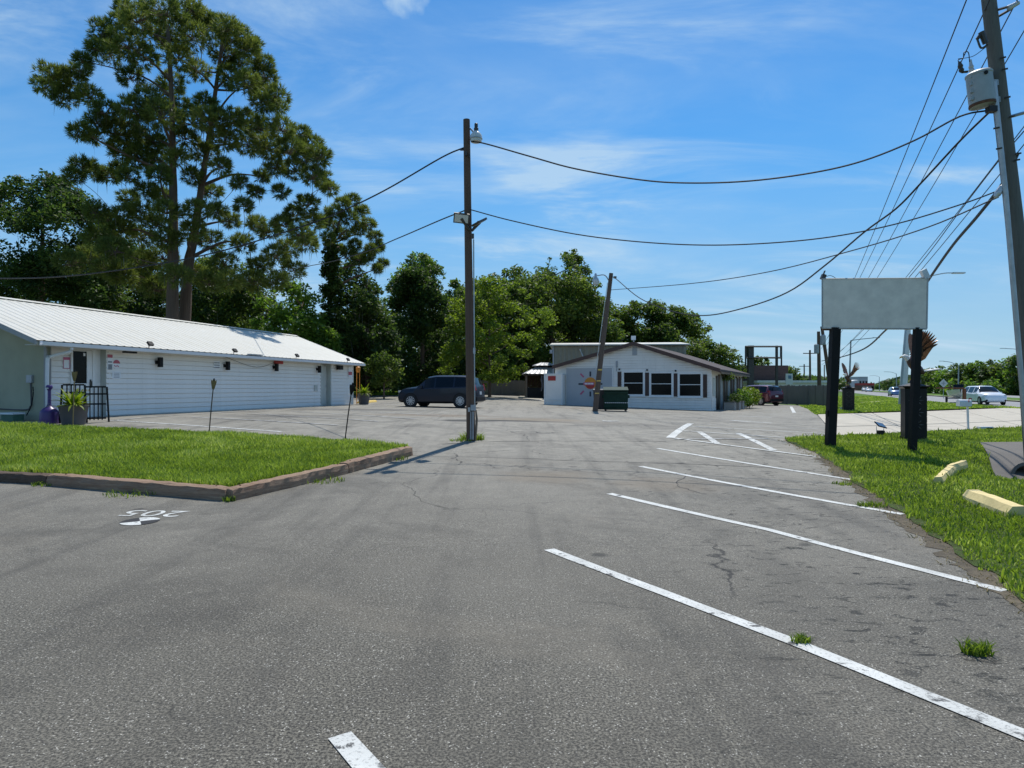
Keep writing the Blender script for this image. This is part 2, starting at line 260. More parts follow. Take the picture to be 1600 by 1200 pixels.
# ------------------------------------------------------------------ mesh helpers
def tag(o, label=None, cat=None, group=None, kind=None):
    for k, v in (('label', label), ('category', cat), ('group', group), ('kind', kind)):
        if v: o[k] = v
    return o
def link(o, parent=None):
    C.objects.link(o); o.parent = parent; return o
def thing(name, label, cat, loc=(0, 0, 0), rz=0, group=None):
    o = bpy.data.objects.new(name, None); o.location = loc; o.rotation_euler = (0, 0, rz); o.empty_display_size = .2
    return tag(link(o), label, cat, group)
def copy_tree(o, parent=None):
    c = o.copy(); C.objects.link(c); c.parent = parent
    for ch in o.children: copy_tree(ch, c)
    return c
class MB:
    def __init__(s): s.v = []; s.f = []
    def add(s, vs, fs):
        b = len(s.v); s.v += [tuple(v) for v in vs]; s.f += [tuple(i + b for i in f) for f in fs]; return s
    def box(s, c, d, rot=None):
        x, y, z = d[0] / 2, d[1] / 2, d[2] / 2
        vs = [Vector(p) for p in ((-x, -y, -z), (x, -y, -z), (x, y, -z), (-x, y, -z), (-x, -y, z), (x, -y, z), (x, y, z), (-x, y, z))]
        if rot is not None: vs = [rot @ v for v in vs]
        c = Vector(c); return s.add([v + c for v in vs], [(3, 2, 1, 0), (4, 5, 6, 7), (0, 1, 5, 4), (1, 2, 6, 5), (2, 3, 7, 6), (3, 0, 4, 7)])
    def b2(s, x0, x1, y0, y1, z0, z1): return s.box(((x0 + x1) / 2, (y0 + y1) / 2, (z0 + z1) / 2), (abs(x1 - x0), abs(y1 - y0), abs(z1 - z0)))
    def tube(s, pts, r, n=8, cap=True):
        pts = [Vector(p) for p in pts]; k = len(pts); rs = r if isinstance(r, (list, tuple)) else [r] * k
        vs = []; up = Vector((0, 0, 1))
        for i, p in enumerate(pts):
            d = (pts[min(i + 1, k - 1)] - pts[max(i - 1, 0)]).normalized()
            a = d.cross(up) if abs(d.z) < .95 else d.cross(Vector((1, 0, 0)))
            a.normalize(); b = d.cross(a).normalized()
            vs += [p + (a * math.cos(t) + b * math.sin(t)) * rs[i] for t in (2 * math.pi * j / n for j in range(n))]
        fs = [(i * n + j, i * n + (j + 1) % n, (i + 1) * n + (j + 1) % n, (i + 1) * n + j) for i in range(k - 1) for j in range(n)]
        if cap: fs += [tuple(range(n)), tuple(range((k - 1) * n, k * n))[::-1]]
        return s.add(vs, fs)
    def lathe(s, prof, c=(0, 0, 0), n=16, rot=None):
        c = Vector(c); vs = []
        for r, z in prof:
            for j in range(n):
                t = 2 * math.pi * j / n; v = Vector((r * math.cos(t), r * math.sin(t), z)); vs.append((rot @ v if rot is not None else v) + c)
        k = len(prof); fs = [(i * n + j, i * n + (j + 1) % n, (i + 1) * n + (j + 1) % n, (i + 1) * n + j) for i in range(k - 1) for j in range(n)]
        fs += [tuple(range(n))[::-1], tuple(range((k - 1) * n, k * n))]
        return s.add(vs, fs)
    def ext(s, poly, d):                # polygon of 3-D points extruded by vector d
        k = len(poly); d = Vector(d); a = [Vector(p) for p in poly]; b = [p + d for p in a]
        return s.add(a + b, [tuple(range(k))[::-1], tuple(range(k, 2 * k))] + [(i, (i + 1) % k, k + (i + 1) % k, k + i) for i in range(k)])
    def quad(s, *p): return s.add(p, [tuple(range(len(p)))])
    def build(s, name, mat, parent=None, smooth=None):
        me = bpy.data.meshes.new(name); me.from_pydata(s.v, [], s.f); me.materials.append(M(mat) if isinstance(mat, str) else mat)
        if smooth: me.polygons.foreach_set('use_smooth', [True] * len(me.polygons)); me.set_sharp_from_angle(angle=math.radians(smooth))
        me.validate(); me.update(); return link(bpy.data.objects.new(name, me), parent)
def npmesh(name, V, quads=None, tris=None, rnd=None, mat=None, parent=None):
    me = bpy.data.meshes.new(name); nq = 0 if quads is None else len(quads); nt = 0 if tris is None else len(tris)
    loops = np.concatenate([q.ravel() for q in (quads, tris) if q is not None]).astype(np.int32)
    me.vertices.add(len(V)); me.vertices.foreach_set('co', np.asarray(V, np.float32).ravel())
    me.loops.add(len(loops)); me.loops.foreach_set('vertex_index', loops)
    tot = np.concatenate([np.full(nq, 4), np.full(nt, 3)]).astype(np.int32); st = np.concatenate([[0], np.cumsum(tot)[:-1]]).astype(np.int32)
    me.polygons.add(nq + nt); me.polygons.foreach_set('loop_start', st); me.polygons.foreach_set('loop_total', tot)
    if rnd is not None:
        a = me.attributes.new('rnd', 'FLOAT', 'FACE'); a.data.foreach_set('value', np.asarray(rnd, np.float32))
    me.update(calc_edges=True); me.materials.append(M(mat)); return link(bpy.data.objects.new(name, me), parent)
def spline(pts, n=8):
    P = [Vector(p) for p in pts]; P = [P[0] * 2 - P[1]] + P + [P[-1] * 2 - P[-2]]; out = []
    for i in range(1, len(P) - 2):
        for k in range(n):
            t = k / n; a, b, c, d = P[i - 1:i + 3]
            out.append(.5 * ((2 * b) + (c - a) * t + (2 * a - 5 * b + 4 * c - d) * t * t + (3 * b - a - 3 * c + d) * t ** 3))
    return out + [P[-2]]
def inpoly(x, y, poly):
    x = np.asarray(x); y = np.asarray(y); r = np.zeros(x.shape, bool); n = len(poly)
    for i in range(n):
        x0, y0 = poly[i][0], poly[i][1]; x1, y1 = poly[(i + 1) % n][0], poly[(i + 1) % n][1]
        if y0 == y1: continue
        r ^= ((y0 > y) != (y1 > y)) & (x < (x1 - x0) * (y - y0) / (y1 - y0) + x0)
    return r
def sheet(name, poly, dz, mat, step=1.0, parent=None, zf=None):
    bm = bmesh.new(); f = bm.faces.new([bm.verts.new((p[0], p[1], 0)) for p in poly])
    bmesh.ops.triangulate(bm, faces=[f])
    for ax in (0, 1):
        lo = min(p[ax] for p in poly); hi = max(p[ax] for p in poly); v = lo
        while v < hi:
            v += step if v < 34 else step * 2.5
            no = (1, 0, 0) if ax == 0 else (0, 1, 0); co = (v, 0, 0) if ax == 0 else (0, v, 0)
            bmesh.ops.bisect_plane(bm, geom=bm.verts[:] + bm.edges[:] + bm.faces[:], plane_co=co, plane_no=no)
    for v in bm.verts: v.co.z = (zf or g)(v.co.x, v.co.y) + dz
    bmesh.ops.recalc_face_normals(bm, faces=bm.faces[:])
    if sum(f.normal.z for f in bm.faces) < 0: bmesh.ops.reverse_faces(bm, faces=bm.faces[:])
    me = bpy.data.meshes.new(name); bm.to_mesh(me); bm.free(); me.materials.append(M(mat)); return link(bpy.data.objects.new(name, me), parent)
def ragged(pts, amp, n):
    out = []
    for i in range(len(pts) - 1):
        a, b = pts[i], pts[i + 1]
        for k in range(n): t = k / n; out.append((a[0] + (b[0] - a[0]) * t + random.uniform(-amp, amp), a[1] + (b[1] - a[1]) * t + random.uniform(-amp, amp)))
    return out + [tuple(pts[-1][:2])]
# ------------------------------------------------------------------ the setting: terrain, lot, road, driveway
def gnp(x, y):
    s = np.clip((y - 6) / 16, 0, 1); s = s * s * (3 - 2 * s); b = np.clip((y - 42) / 20, 0, 1); b = b * b * (3 - 2 * b)
    return .72 * s / (1 + np.exp(np.clip((x - 6) / 6.5, -30, 30))) + .30 * b / (1 + np.exp(np.clip((x - 8) / 3, -30, 30)))
CUL = G(1592, 728)
def zverge(x, y): return g(x, y) - .42 * math.exp(-((x - CUL.x - .5) ** 2 + (y - CUL.y + .6) ** 2) / 2.2)
def zverge_np(x, y): return gnp(x, y) - .42 * np.exp(-((x - CUL.x - .5) ** 2 + (y - CUL.y + .6) ** 2) / 2.2)
def make_terrain():
    xs = np.concatenate([[-4000, -1500, -600, -300, -160, -90, -60], np.arange(-45, 60, 1.5), [64, 75, 95, 130, 180, 260, 400, 700, 1500, 4000]])
    ys = np.concatenate([[-200, -60, -20], np.arange(-8, 80, 1.5), [84, 92, 105, 125, 160, 220, 320, 500, 900, 1800, 4500]])
    X, Y = np.meshgrid(xs, ys); Z = gnp(X, Y) - .09
    Z -= .5 * np.exp(-((X - CUL.x - .5) ** 2 + (Y - CUL.y + .6) ** 2) / 5)
    V = np.stack([X, Y, Z], -1).reshape(-1, 3); nx = len(xs); i, j = np.meshgrid(np.arange(len(ys) - 1), np.arange(nx - 1), indexing='ij')
    a = (i * nx + j).ravel(); Q = np.stack([a, a + 1, a + nx + 1, a + nx], -1)
    o = npmesh('ground', V, Q, None, None, 'field'); tag(o, kind='structure')
make_terrain()
edge = [(.9, -6)] + [tuple(G(*p)[:2]) for p in ((1600, 938), (1500, 866), (1410, 803), (1335, 752), (1290, 716), (1228, 688))]
redge = ragged(edge, .07, 7)
lot_poly = [(-34, -6)] + redge + [tuple(G(*p)[:2]) for p in ((1226, 684), (1290, 682.5), (1303, 680.5), (1276, 648), (1268, 640), (1255, 634))] + \
    [tuple(at(1190, 64)[:2]), tuple(at(1100, 68)[:2]), tuple(at(900, 68)[:2]), tuple(at(735, 65)[:2]), tuple(G(640, 616)[:2]), tuple(G(560, 616.5)[:2]), (-34, 52)]
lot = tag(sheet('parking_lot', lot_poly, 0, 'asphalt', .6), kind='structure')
def strip(name, pts, w, mat, dz=.006, parent=None, jag=0):
    P = []
    for a, b in zip(pts[:-1], pts[1:]):
        n = max(1, int((b - a).length / .35)); P += [a.lerp(b, k / n) for k in range(n)]
    P.append(pts[-1]); m = MB(); vs = []
    for i, p in enumerate(P):
        d = P[min(i + 1, len(P) - 1)] - P[max(i - 1, 0)]; nn = Vector((-d.y, d.x, 0)).normalized() * w / 2
        for s in (1, -1):
            q = p + nn * s * (1 + random.uniform(-jag, jag)); vs.append((q.x, q.y, g(q.x, q.y) + dz))
    m.add(vs, [(2 * i + 1, 2 * i + 3, 2 * i + 2, 2 * i) for i in range(len(P) - 1)]); return m.build(name, mat, parent)
def gs(*ps): return [G(*p) for p in ps]
for a in (((531, 1150), (690, 1330)), ((858, 859), (1240, 1004), (1385, 1062), (1640, 1166)), ((952, 771.5), (1200, 828), (1570, 924)), ((1001, 729), (1411, 804)), ((1028, 701), (1333, 750))):
    strip('parking_stripe', gs(*a), .115, 'paint', .006, lot, .07)
for a, w in ((((1047, 684), (1274, 714)), .11), (((1047, 684.5), (1079, 662)), .21), (((1068, 673.5), (1224, 684)), .10), (((1077, 666.5), (1292, 678)), .10), (((1092, 674.5), (1120, 693)), .17), (((1153, 677), (1209, 704)), .17), (((1143, 657), (1174, 659.3)), .32), (((1176, 659.3), (1206, 661)), .26), (((1155, 650), (1206, 652.5)), .2), (((1236, 635.5), (1241, 645)), .2)):
    strip('parking_stripe', gs(*a), w, 'paint', .007 if w > .16 else .011, lot, .06)
for a in (((1053, 687), (1200, 686)), ((1182, 641), (1240, 642.5)), ((1080, 663), (1290, 671))): strip('parking_stripe', gs(*a), .09, 'paint_worn', .016, lot)
for a, mt in ((((168, 658.5), (552, 632.5)), 'paint_worn'), (((182, 657.5), (440, 675)), 'paint'), (((300, 652), (528, 665)), 'paint_worn'), (((385, 647), (591, 659)), 'paint_worn'), (((455, 643), (650, 655)), 'paint_worn'), (((505, 639.5), (690, 650)), 'paint_worn'), (((566, 633.5), (632, 628)), 'paint_worn'), (((600, 633), (640, 631.5)), 'paint')):
    strip('parking_stripe', gs(*a), .11, mt, .008 if mt == 'paint' else .013, lot, .05)
def arrow(tip, tail, w):
    a, b = G(*tip), G(*tail); d = (a - b); L = d.length; d.normalize(); n = Vector((-d.y, d.x, 0)); m = MB()
    P = [a, a - d * L * .45 + n * w, a - d * L * .45 + n * w * .35, b + n * w * .35, b - n * w * .35, a - d * L * .45 - n * w * .35, a - d * L * .45 - n * w]
    m.add([(p.x, p.y, g(p.x, p.y) + .012) for p in P][::-1], [(0, 1, 2, 3, 4, 5, 6)]); return m.build('painted_arrow', 'paint', lot)
arrow((940, 658.5), (966, 658.3), .3)
for pts, w in (([(900, 720), (1010, 723), (1120, 727), (1230, 733), (1330, 741)], .022), ([(690, 694), (780, 690), (900, 689), (1040, 690)], .03), ([(640, 712), (800, 716), (900, 720)], .018), ([(1075, 740), (1060, 757), (1090, 770)], .012)):
    P = [G(*p) for p in pts]; P = spline(P, 6); P = [p + Vector((random.uniform(-.04, .04), random.uniform(-.04, .04), 0)) for p in P]; strip('crack', P, w, 'tyre', .004, lot, .6)
def survey_mark():
    cu = bpy.data.curves.new('tmp', 'FONT'); cu.body = '205'; cu.size = 1; cu.align_x = 'CENTER'; cu.align_y = 'CENTER'; o = bpy.data.objects.new('tmp', cu); C.objects.link(o)
    bpy.context.view_layer.update(); me = bpy.data.meshes.new_from_object(o.evaluated_get(bpy.context.evaluated_depsgraph_get())); bpy.data.objects.remove(o)
    a, b = G(196, 802), G(288, 803.5); c = G(241, 802.3); d = (a - b).normalized(); n = Vector((-d.y, d.x, 0))
    wd = max(v.co.x for v in me.vertices) - min(v.co.x for v in me.vertices); s = (a - b).length / wd
    for v in me.vertices:
        p = c + d * v.co.x * s + n * v.co.y * s * .88; v.co = (p.x, p.y, g(p.x, p.y) + .006)
    me.materials.append(M('paint')); link(bpy.data.objects.new('painted_number', me), lot)
    c = G(219, 815); r = (G(247, 814) - G(191, 814)).length / 2; m = MB()
    for t0 in (.55, .55 + math.pi):
        P = [c] + [c + Vector((math.cos(t0 + k * .5 * math.pi / 8), math.sin(t0 + k * .5 * math.pi / 8), 0)) * r for k in range(9)]
        m.quad(*[(p.x, p.y, g(p.x, p.y) + .006) for p in P])
    m.build('survey_target', 'paint', lot)
    m = MB()
    for t0 in (.55 + math.pi / 2, .55 + 1.5 * math.pi):
        P = [c] + [c + Vector((math.cos(t0 + k * .5 * math.pi / 8), math.sin(t0 + k * .5 * math.pi / 8), 0)) * r for k in range(9)]
        m.quad(*[(p.x, p.y, g(p.x, p.y) + .006) for p in P])
    m.build('survey_target', 'tyre', lot)
survey_mark()
# road and far verge
RN = [(27, 5), (33, 30), (38.2, 50), (41.0, 59), (44, 69), (51, 88), (62, 113), (90, 178), (200, 430), (620, 1400)]
def offs(pts, d):
    out = []
    for i, p in enumerate(pts):
        a, b = Vector(pts[max(i - 1, 0)]), Vector(pts[min(i + 1, len(pts) - 1)]); t = (b - a).normalized(); out.append((p[0] + t.y * d, p[1] - t.x * d))
    return out
def band(name, a, b, dz, mat, kind='structure', parent=None):
    m = MB(); vs = []
    for p, q in zip(a, b): vs += [(p[0], p[1], dz), (q[0], q[1], dz)]
    m.add(vs, [(2 * i, 2 * i + 1, 2 * i + 3, 2 * i + 2) for i in range(len(a) - 1)]); o = m.build(name, mat, parent); 
    if kind: tag(o, kind=kind)
    return o
road = band('road', RN, offs(RN, 8.2), .03, 'road_surface')
band('edge_line', offs(RN, .35), offs(RN, .55), .036, 'paint_worn', None, road); band('lane_line', offs(RN, 4.0), offs(RN, 4.14), .036, 'paint_worn', None, road)
band('kerb', offs(RN, 8.2), offs(RN, 8.7), .17, 'concrete'); band('median', offs(RN, 8.7), offs(RN, 15), .12, 'verge_far'); band('road', offs(RN, 15), offs(RN, 23), .05, 'road_surface')
sheet_w = [tuple(G(*p)[:2]) for p in ((1345, 630), (1408, 626), (1408, 625.2), (1345, 628.9))]
vf = [tuple(G(*p)[:2]) for p in ((1250, 634.5), (1262, 639), (1274, 647.5), (1360, 643.6), (1460, 640), (1545, 637))] + RN[2:8] + [(70, 178), (34, 70)]
tag(sheet('far_verge', vf, .0, 'verge_far', 2.5), kind='structure')
tag(sheet('sidewalk', sheet_w, .05, 'concrete', 3), kind='structure')
tag(sheet('sidewalk', [tuple(G(*p)[:2]) for p in ((1335, 624.5), (1362, 622), (1362, 621.3), (1335, 623.3))], .05, 'concrete', 5), kind='structure')
# concrete driveway: each slab its own piece
A, B, Cc, D = G(1303, 681), G(1277, 647.5), G(1640, 634.5), G(1800, 659)
drive = tag(sheet('driveway', [tuple(p[:2]) for p in (A, B, Cc, D)], -.03, 'grey_concrete', 2.5), kind='structure')
NU, NV = 6, 4
for i in range(NU):
    for j in range(NV):
        def bl(u, v): a = A.lerp(D, u); b = B.lerp(Cc, u); p = a.lerp(b, v); return (p.x, p.y)
        e = .0013; u0, u1, v0, v1 = i / NU + e, (i + 1) / NU - e, j / NV + e, (j + 1) / NV - e
        q = [bl(u0, v0), bl(u1, v0), bl(u1, v1), bl(u0, v1)]; top = [(x, y, g(x, y) + .006 + .006 * ((i * 3 + j * 5) % 3)) for x, y in q]
        MB().ext([(x, y, z - .06) for x, y, z in top], (0, 0, .06)).build('slab', 'concrete', drive)
verge_poly = redge + [tuple(G(*p)[:2]) for p in ((1226, 685), (1290, 683), (1450, 675), (1600, 668.5), (1800, 660))] + [(30, -6)]
tag(sheet('verge', verge_poly, .012, 'soil', .5, None, zverge), kind='structure')
ip = [G(-90, 749), G(60, 749), G(352, 775), G(545, 735), G(640, 705.5), G(480, 692), G(300, 682), G(0, 669), G(-90, 665)]
isl_poly = [tuple(p[:2]) for p in ip]
def zisl(x, y): return g(x, y) + .10
tag(sheet('island_soil', isl_poly, 0, 'soil', .5, None, zisl), kind='structure')
HOLE = [tuple(G(*p)[:2]) for p in ((1531, 694), (1690, 692), (1690, 743), (1586, 739), (1557, 731))]
# grass: real blades
def grass(name, label, poly, n, hmin, hmax, zf, w=.008, mat='grass', power=1.4, cat='grass', yl=None, flop=.5):
    P = np.array(poly); lo, hi = P.min(0), P.max(0)
    if yl: hi[1] = min(hi[1], yl[1]); lo[1] = max(lo[1], yl[0])
    pts = []; got = 0
    while got < n:
        m = n * 3; x = RNG.uniform(lo[0], hi[0], m); y = lo[1] + (hi[1] - lo[1]) * RNG.random(m) ** power
        k = inpoly(x, y, poly) & ~inpoly(x, y, HOLE) & (np.abs(x) < np.abs(y) * .8 + 1.2); pts.append(np.stack([x[k], y[k]], -1)); got += k.sum()
    p = np.concatenate(pts)[:n]; x, y = p[:, 0], p[:, 1]; z = zf(x, y); n = len(p)
    clump = .5 + .5 * np.sin(x * 2.1 + np.sin(y * 1.7) * 2) * np.sin(y * 2.6 + np.cos(x * 1.3) * 2)
    h = (hmin + (hmax - hmin) * RNG.random(n) ** 1.6) * (.6 + .65 * clump); t = RNG.uniform(0, 2 * np.pi, n); f = h * flop * RNG.uniform(.3, 1.4, n)
    dx, dy = np.cos(t), np.sin(t); ww = w * (1 + y * .035) * RNG.uniform(.6, 1.3, n); tw = RNG.uniform(0, 2 * np.pi, n); ax, ay = np.cos(tw) * ww, np.sin(tw) * ww
    V = np.empty((n, 5, 3)); V[:, 0] = np.stack([x - ax, y - ay, z - .01], -1); V[:, 1] = np.stack([x + ax, y + ay, z - .01], -1)
    mx, my, mz = x + dx * f * .35, y + dy * f * .35, z + h * .6
    V[:, 2] = np.stack([mx + ax * .75, my + ay * .75, mz], -1); V[:, 3] = np.stack([mx - ax * .75, my - ay * .75, mz], -1); V[:, 4] = np.stack([x + dx * f, y + dy * f, z + h * .95], -1)
    i = np.arange(n) * 5; Q = np.stack([i, i + 1, i + 2, i + 3], -1); T = np.stack([i + 3, i + 2, i + 4], -1)
    r = np.clip(RNG.normal(.45, .22, n) + (clump - .5) * .35, 0, 1); o = npmesh(name, V.reshape(-1, 3), Q, T, np.concatenate([r, r]), mat)
    return tag(o, label, cat, kind='stuff')
grass('island_grass', 'short bright green grass filling the timber edged island', isl_poly, 180000, .03, .12, lambda x, y: gnp(x, y) + .10, .005)
vp2 = ragged([(p[0] + .05, p[1]) for p in edge], .10, 14) + verge_poly[len(redge):]
grass('verge_grass', 'green grass verge to the right of the parking bays', vp2, 250000, .022, .09, zverge_np, .006, power=1.7)
grass('verge_weeds', 'darker taller weeds scattered through the right verge', vp2, 9000, .06, .17, zverge_np, .010, 'weed', 1.5)
grass('far_verge_grass', 'mown grass between concrete driveway and main road', vf, 60000, .04, .14, gnp, .02, power=1.5, yl=(30, 120))
back_poly = [tuple(p[:2]) for p in (at(400, 56), at(645, 57), at(735, 66), at(735, 72), at(400, 70))]
grass('back_grass', 'thin strip of sunlit grass along the wood behind the lot', back_poly, 16000, .08, .35, gnp, .03, power=1)
dirt = [(p[0] - .02, p[1]) for p in redge]
sheet('dirt_fringe', ragged([(p[0] - .17, p[1]) for p in edge[:-1]], .09, 14) + [(p[0] + .3, p[1]) for p in edge[:-1]][::-1], .004, 'dirt', .6, lot)
grass('edge_litter', 'dry pale grass and litter along the asphalt edge', ragged([(p[0] - .22, p[1]) for p in edge], .12, 14) + [(p[0] + .12, p[1]) for p in edge][::-1], 2600, .01, .05, gnp, .005, 'straw', 1.4, flop=2.2)
def tuft(label, px, py, n, r, h):
    c = G(px, py); poly = [(c.x + r * math.cos(k * .7), c.y + r * .7 * math.sin(k * .7)) for k in range(9)]
    grass('weed_tuft', label, poly, n, h * .4, h, gnp, .006, 'weed', 1, 'weeds', flop=.9)
tuft('small weed tuft on the nearest long white stripe', 1250, 1004, 80, .06, .07); tuft('pale weed tuft alone on the asphalt at lower right', 1527, 1021, 130, .09, .10)
tuft('weed tuft growing over the end of the third stripe', 1362, 791, 130, .2, .10); tuft('tiny weed patch near the end of the fourth stripe', 1318, 757, 70, .18, .07); tuft('grass tuft around the foot of the central light pole', 739, 687, 260, .28, .22); tuft('weed clump sprawling left of the central light pole foot', 722, 689, 90, .3, .12)
tuft('grass tuft at the foot of the corner railway tie', 358, 783, 60, .1, .09); tuft('grass growing along the reddish front railway tie', 205, 773, 110, .4, .11); tuft('grass tuft under the joint of the front railway ties', 70, 758, 60, .2, .1); tuft('grass tuft beside the nearer right hand railway tie', 500, 752, 110, .4, .13); tuft('grass tuft below the far weathered railway tie', 618, 718, 70, .25, .12)
# railway ties round the island
def tie(label, a, b, mat, dz=0, h=.17, w=.2, red=False):
    A_, B_ = G(*a), G(*b); d = B_ - A_; L = d.length; o = thing('railway_tie', label, 'railway tie', A_ + Vector((0, 0, dz)), math.atan2(d.y, d.x), 'timber edging of the grass island')
    nx, prof = 26, []
    sl = (B_.z - A_.z) / L; bm = MB(); vs = []; rr = random.Random(sum(map(ord, label)))
    for i in range(nx + 1):
        x = L * i / nx; k = [(0, -.03), (w, -.03), (w, h * .5), (w * .98, h - .008), (w * .6, h + .004), (w * .3, h), (.012, h - .012), (0, h * .5)]
        end = .012 if i in (0, nx) else 0
        for (y, z) in k: vs.append((x + rr.uniform(-.01, .01), y + rr.uniform(-.009, .009) + (end if y < w / 2 else -end), z + sl * x + rr.uniform(-.008, .008) - (end if z > .1 else 0)))
    fs = [(i * 8 + j, i * 8 + (j + 1) % 8, (i + 1) * 8 + (j + 1) % 8, (i + 1) * 8 + j) for i in range(nx) for j in range(8)] + [tuple(range(8))[::-1], tuple(range(nx * 8, nx * 8 + 8))]
    bm.add(vs, [f[::-1] for f in fs]); bm.build('timber', mat, o)
    sp = MB()
    for x in (L * .08, L * .93): sp.lathe([(.012, -.01), (.016, .004), (.012, .012)], (x, w * .5, h + sl * x), 8)
    sp.build('spike', 'rust', o)
tie('leftmost dark railway tie at the photo edge', (-120, 747), (70, 757.5), 'tie_dark', 0, .15)
tie('long reddish brown cracked tie along the island front', (72, 758.5), (350, 783), 'tie_wood', 0, .17, .23)
tie('dark railway tie running back from the island corner', (366, 783), (545, 740), 'tie_wood', 0, .17, .2)
tie('paler weathered tie ending near the central pole', (546, 739.5), (646, 711.5), 'tie_wood', 0, .18, .22)
tie('low sunken tie behind the grass, nearest the pole', (640, 706), (480, 694), 'tie_dark', -.04, .13)
tie('low sunken tie behind the grass, middle one', (478, 694), (300, 684), 'tie_dark', -.05, .13)
tie('low sunken tie behind the grass, near the torches', (298, 684), (0, 671), 'tie_dark', -.05, .13)
# ------------------------------------------------------------------ long white building on the left
TH = math.radians(15)
C0 = at(75, 19.56); C0.z = .66
dL = Vector((math.sin(TH), math.cos(TH), 0))
def sL(px): u = (px - 800) / F; return (C0.x - C0.y * u) / (dL.y * u - dL.x)
def zL(py, s, off=0): return EYE - (py - HZ) / F * (C0.y + dL.y * s - off * math.sin(TH)) - C0.z
def left_building():
    b = thing('shop_building', 'long low white clapboard building with white metal roof', 'building', C0, math.radians(75))
    LEN = sL(552); EZ, RZ, RY = 2.24, 3.83, 3.8; DEP = 7.6; s1, s2, s3 = sL(167), sL(503), sL(517)
    m = MB(); m.b2(.06, LEN - .06, .30, .5, -.5, EZ + .05); m.b2(s1 + .03, s2 - .03, .06, .28, -.5, EZ + .03); m.b2(s3 + .03, LEN - .06, .06, .28, -.5, EZ + .03); m.b2(.1, LEN - .1, .5, DEP - .1, -.5, EZ); wall = m.build('wall', 'white_siding', b)
    # lapped boards, each a piece
    nb = 14; bh = (EZ + .12) / nb
    for (x0, x1, y) in ((.10, sL(121) - .02, .30), (s1, s2, .06), (s3, LEN - .05, .06)):
        mesh = None
        for k in range(nb):
            z = -.12 + k * bh
            if mesh is None:
                mm = MB(); P = [(x0, y + .0, 0), (x0, y - .055, 0), (x0, y - .030, bh - .013), (x0, y, bh - .013)]
                mm.ext(P, (x1 - x0, 0, 0)); o = mm.build('siding_board', 'white_siding', wall); mesh = o.data
            else: o = link(bpy.data.objects.new('siding_board', mesh), wall)
            o.location = (random.uniform(-.004, .004), random.uniform(0, .003), z)
    m = MB(); m.b2(s1 - .005, s1 + .1, .03, .30, -.1, EZ); m.build('corner_board', 'pale_trim', b)
    m = MB(); m.b2(s2 - .08, s2 + .02, .0, .30, -.1, EZ); m.build('corner_board', 'pale_trim', b)
    m = MB(); m.b2(LEN - .05, LEN + .02, 0, .12, -.1, EZ); m.build('corner_board', 'white_trim', b)
    m = MB(); m.b2(s3 - .02, s3 + .06, .0, .30, -.1, EZ); m.build('corner_board', 'pale_trim', b)
    m = MB(); m.b2(s2 + .05, s3 - .05, .22, .29, -.05, 2.1); dr = m.build('door', 'pale_trim', b)
    m = MB(); m.b2(s2 + .10, s3 - .10, .20, .215, .1, 2.0); m.build('door_panel', 'pale_trim', dr); m = MB(); m.lathe([(.03, 0), (.035, .03), (.02, .05)], (s3 - .14, .2, 1.0), 10, Matrix.Rotation(math.radians(90), 3, 'X')); m.build('handle', 'steel', dr)
    # green end wall with gable
    e = MB(); e.ext([(0, .02, -.5), (0, DEP, -.5), (0, DEP, EZ), (0, RY, RZ - .08), (0, .02, EZ)], (.09, 0, 0)); e.build('end_wall', 'green_stucco', b)
    e = MB(); e.ext([(LEN - .04, .12, -.5), (LEN - .04, DEP, -.5), (LEN - .04, DEP, EZ), (LEN - .04, RY, RZ - .08), (LEN - .04, .12, EZ)], (-.02, 0, 0)); e.build('end_wall', 'white_siding', b)
    # roof: a ridge, ribbed metal panels laid side by side, fascia
    rf = MB(); X0, X1, YE = -.75, LEN + .42, -.45
    for ye, sgn in ((YE, 1), (2 * RY - YE, -1)): rf.ext([(X0 + .05, ye + .06 * sgn, EZ - .03), (X0 + .05, RY, RZ - .04), (X0 + .05, RY, RZ - .12), (X0 + .05, ye + .06 * sgn, EZ - .10)], (X1 - X0 - .1, 0, 0))
    roof = rf.build('roof', 'pale_trim', b)
    npan = 21; pw = (X1 - X0) / npan; mesh = None; prof = []
    for k in range(3):
        x = pw * k / 3; prof += [(x, 0), (x + pw / 3 - .10, 0), (x + pw / 3 - .07, .015), (x + pw / 3 - .03, .015)]
    prof += [(pw - .002, 0)]
    for side in (1, -1):
        mesh = None
        for k in range(npan):
            if mesh is None:
                mm = MB(); vs = []; ye = YE if side == 1 else 2 * RY - YE
                for x, h in prof:
                    for t in (0, .5, 1): vs.append((x, ye + (RY - ye) * t, EZ + (RZ - EZ) * t + h + (-.006 if t == .5 else 0)))
                q = len(prof); mm.add(vs, [(3 * i + t, 3 * i + 3 + t, 3 * i + 4 + t, 3 * i + 1 + t) for i in range(q - 1) for t in (0, 1)]); o = mm.build('roof_panel', 'white_roof', roof); mesh = o.data
            else: o = link(bpy.data.objects.new('roof_panel', mesh), roof)
            o.location = (X0 + k * pw, 0, random.uniform(0, .004))
    m = MB(); m.ext([(X0, RY - .16, RZ - .015), (X0, RY, RZ + .05), (X0, RY + .16, RZ - .015)], (X1 - X0, 0, 0)); m.build('ridge_cap', 'white_roof', roof)
    m = MB(); m.ext([(X0 - .02, YE, EZ - .12), (X0 - .02, RY, RZ - .13), (X0 - .02, RY, RZ + .02), (X0 - .02, YE, EZ + .02)], (.035, 0, 0)); m.build('rake_board', 'grey_trim', roof)
    m = MB(); m.ext([(X1 - .015, YE, EZ - .12), (X1 - .015, RY, RZ - .13), (X1 - .015, RY, RZ + .02), (X1 - .015, YE, EZ + .02)], (.035, 0, 0)); m.build('rake_board', 'white_trim', roof)
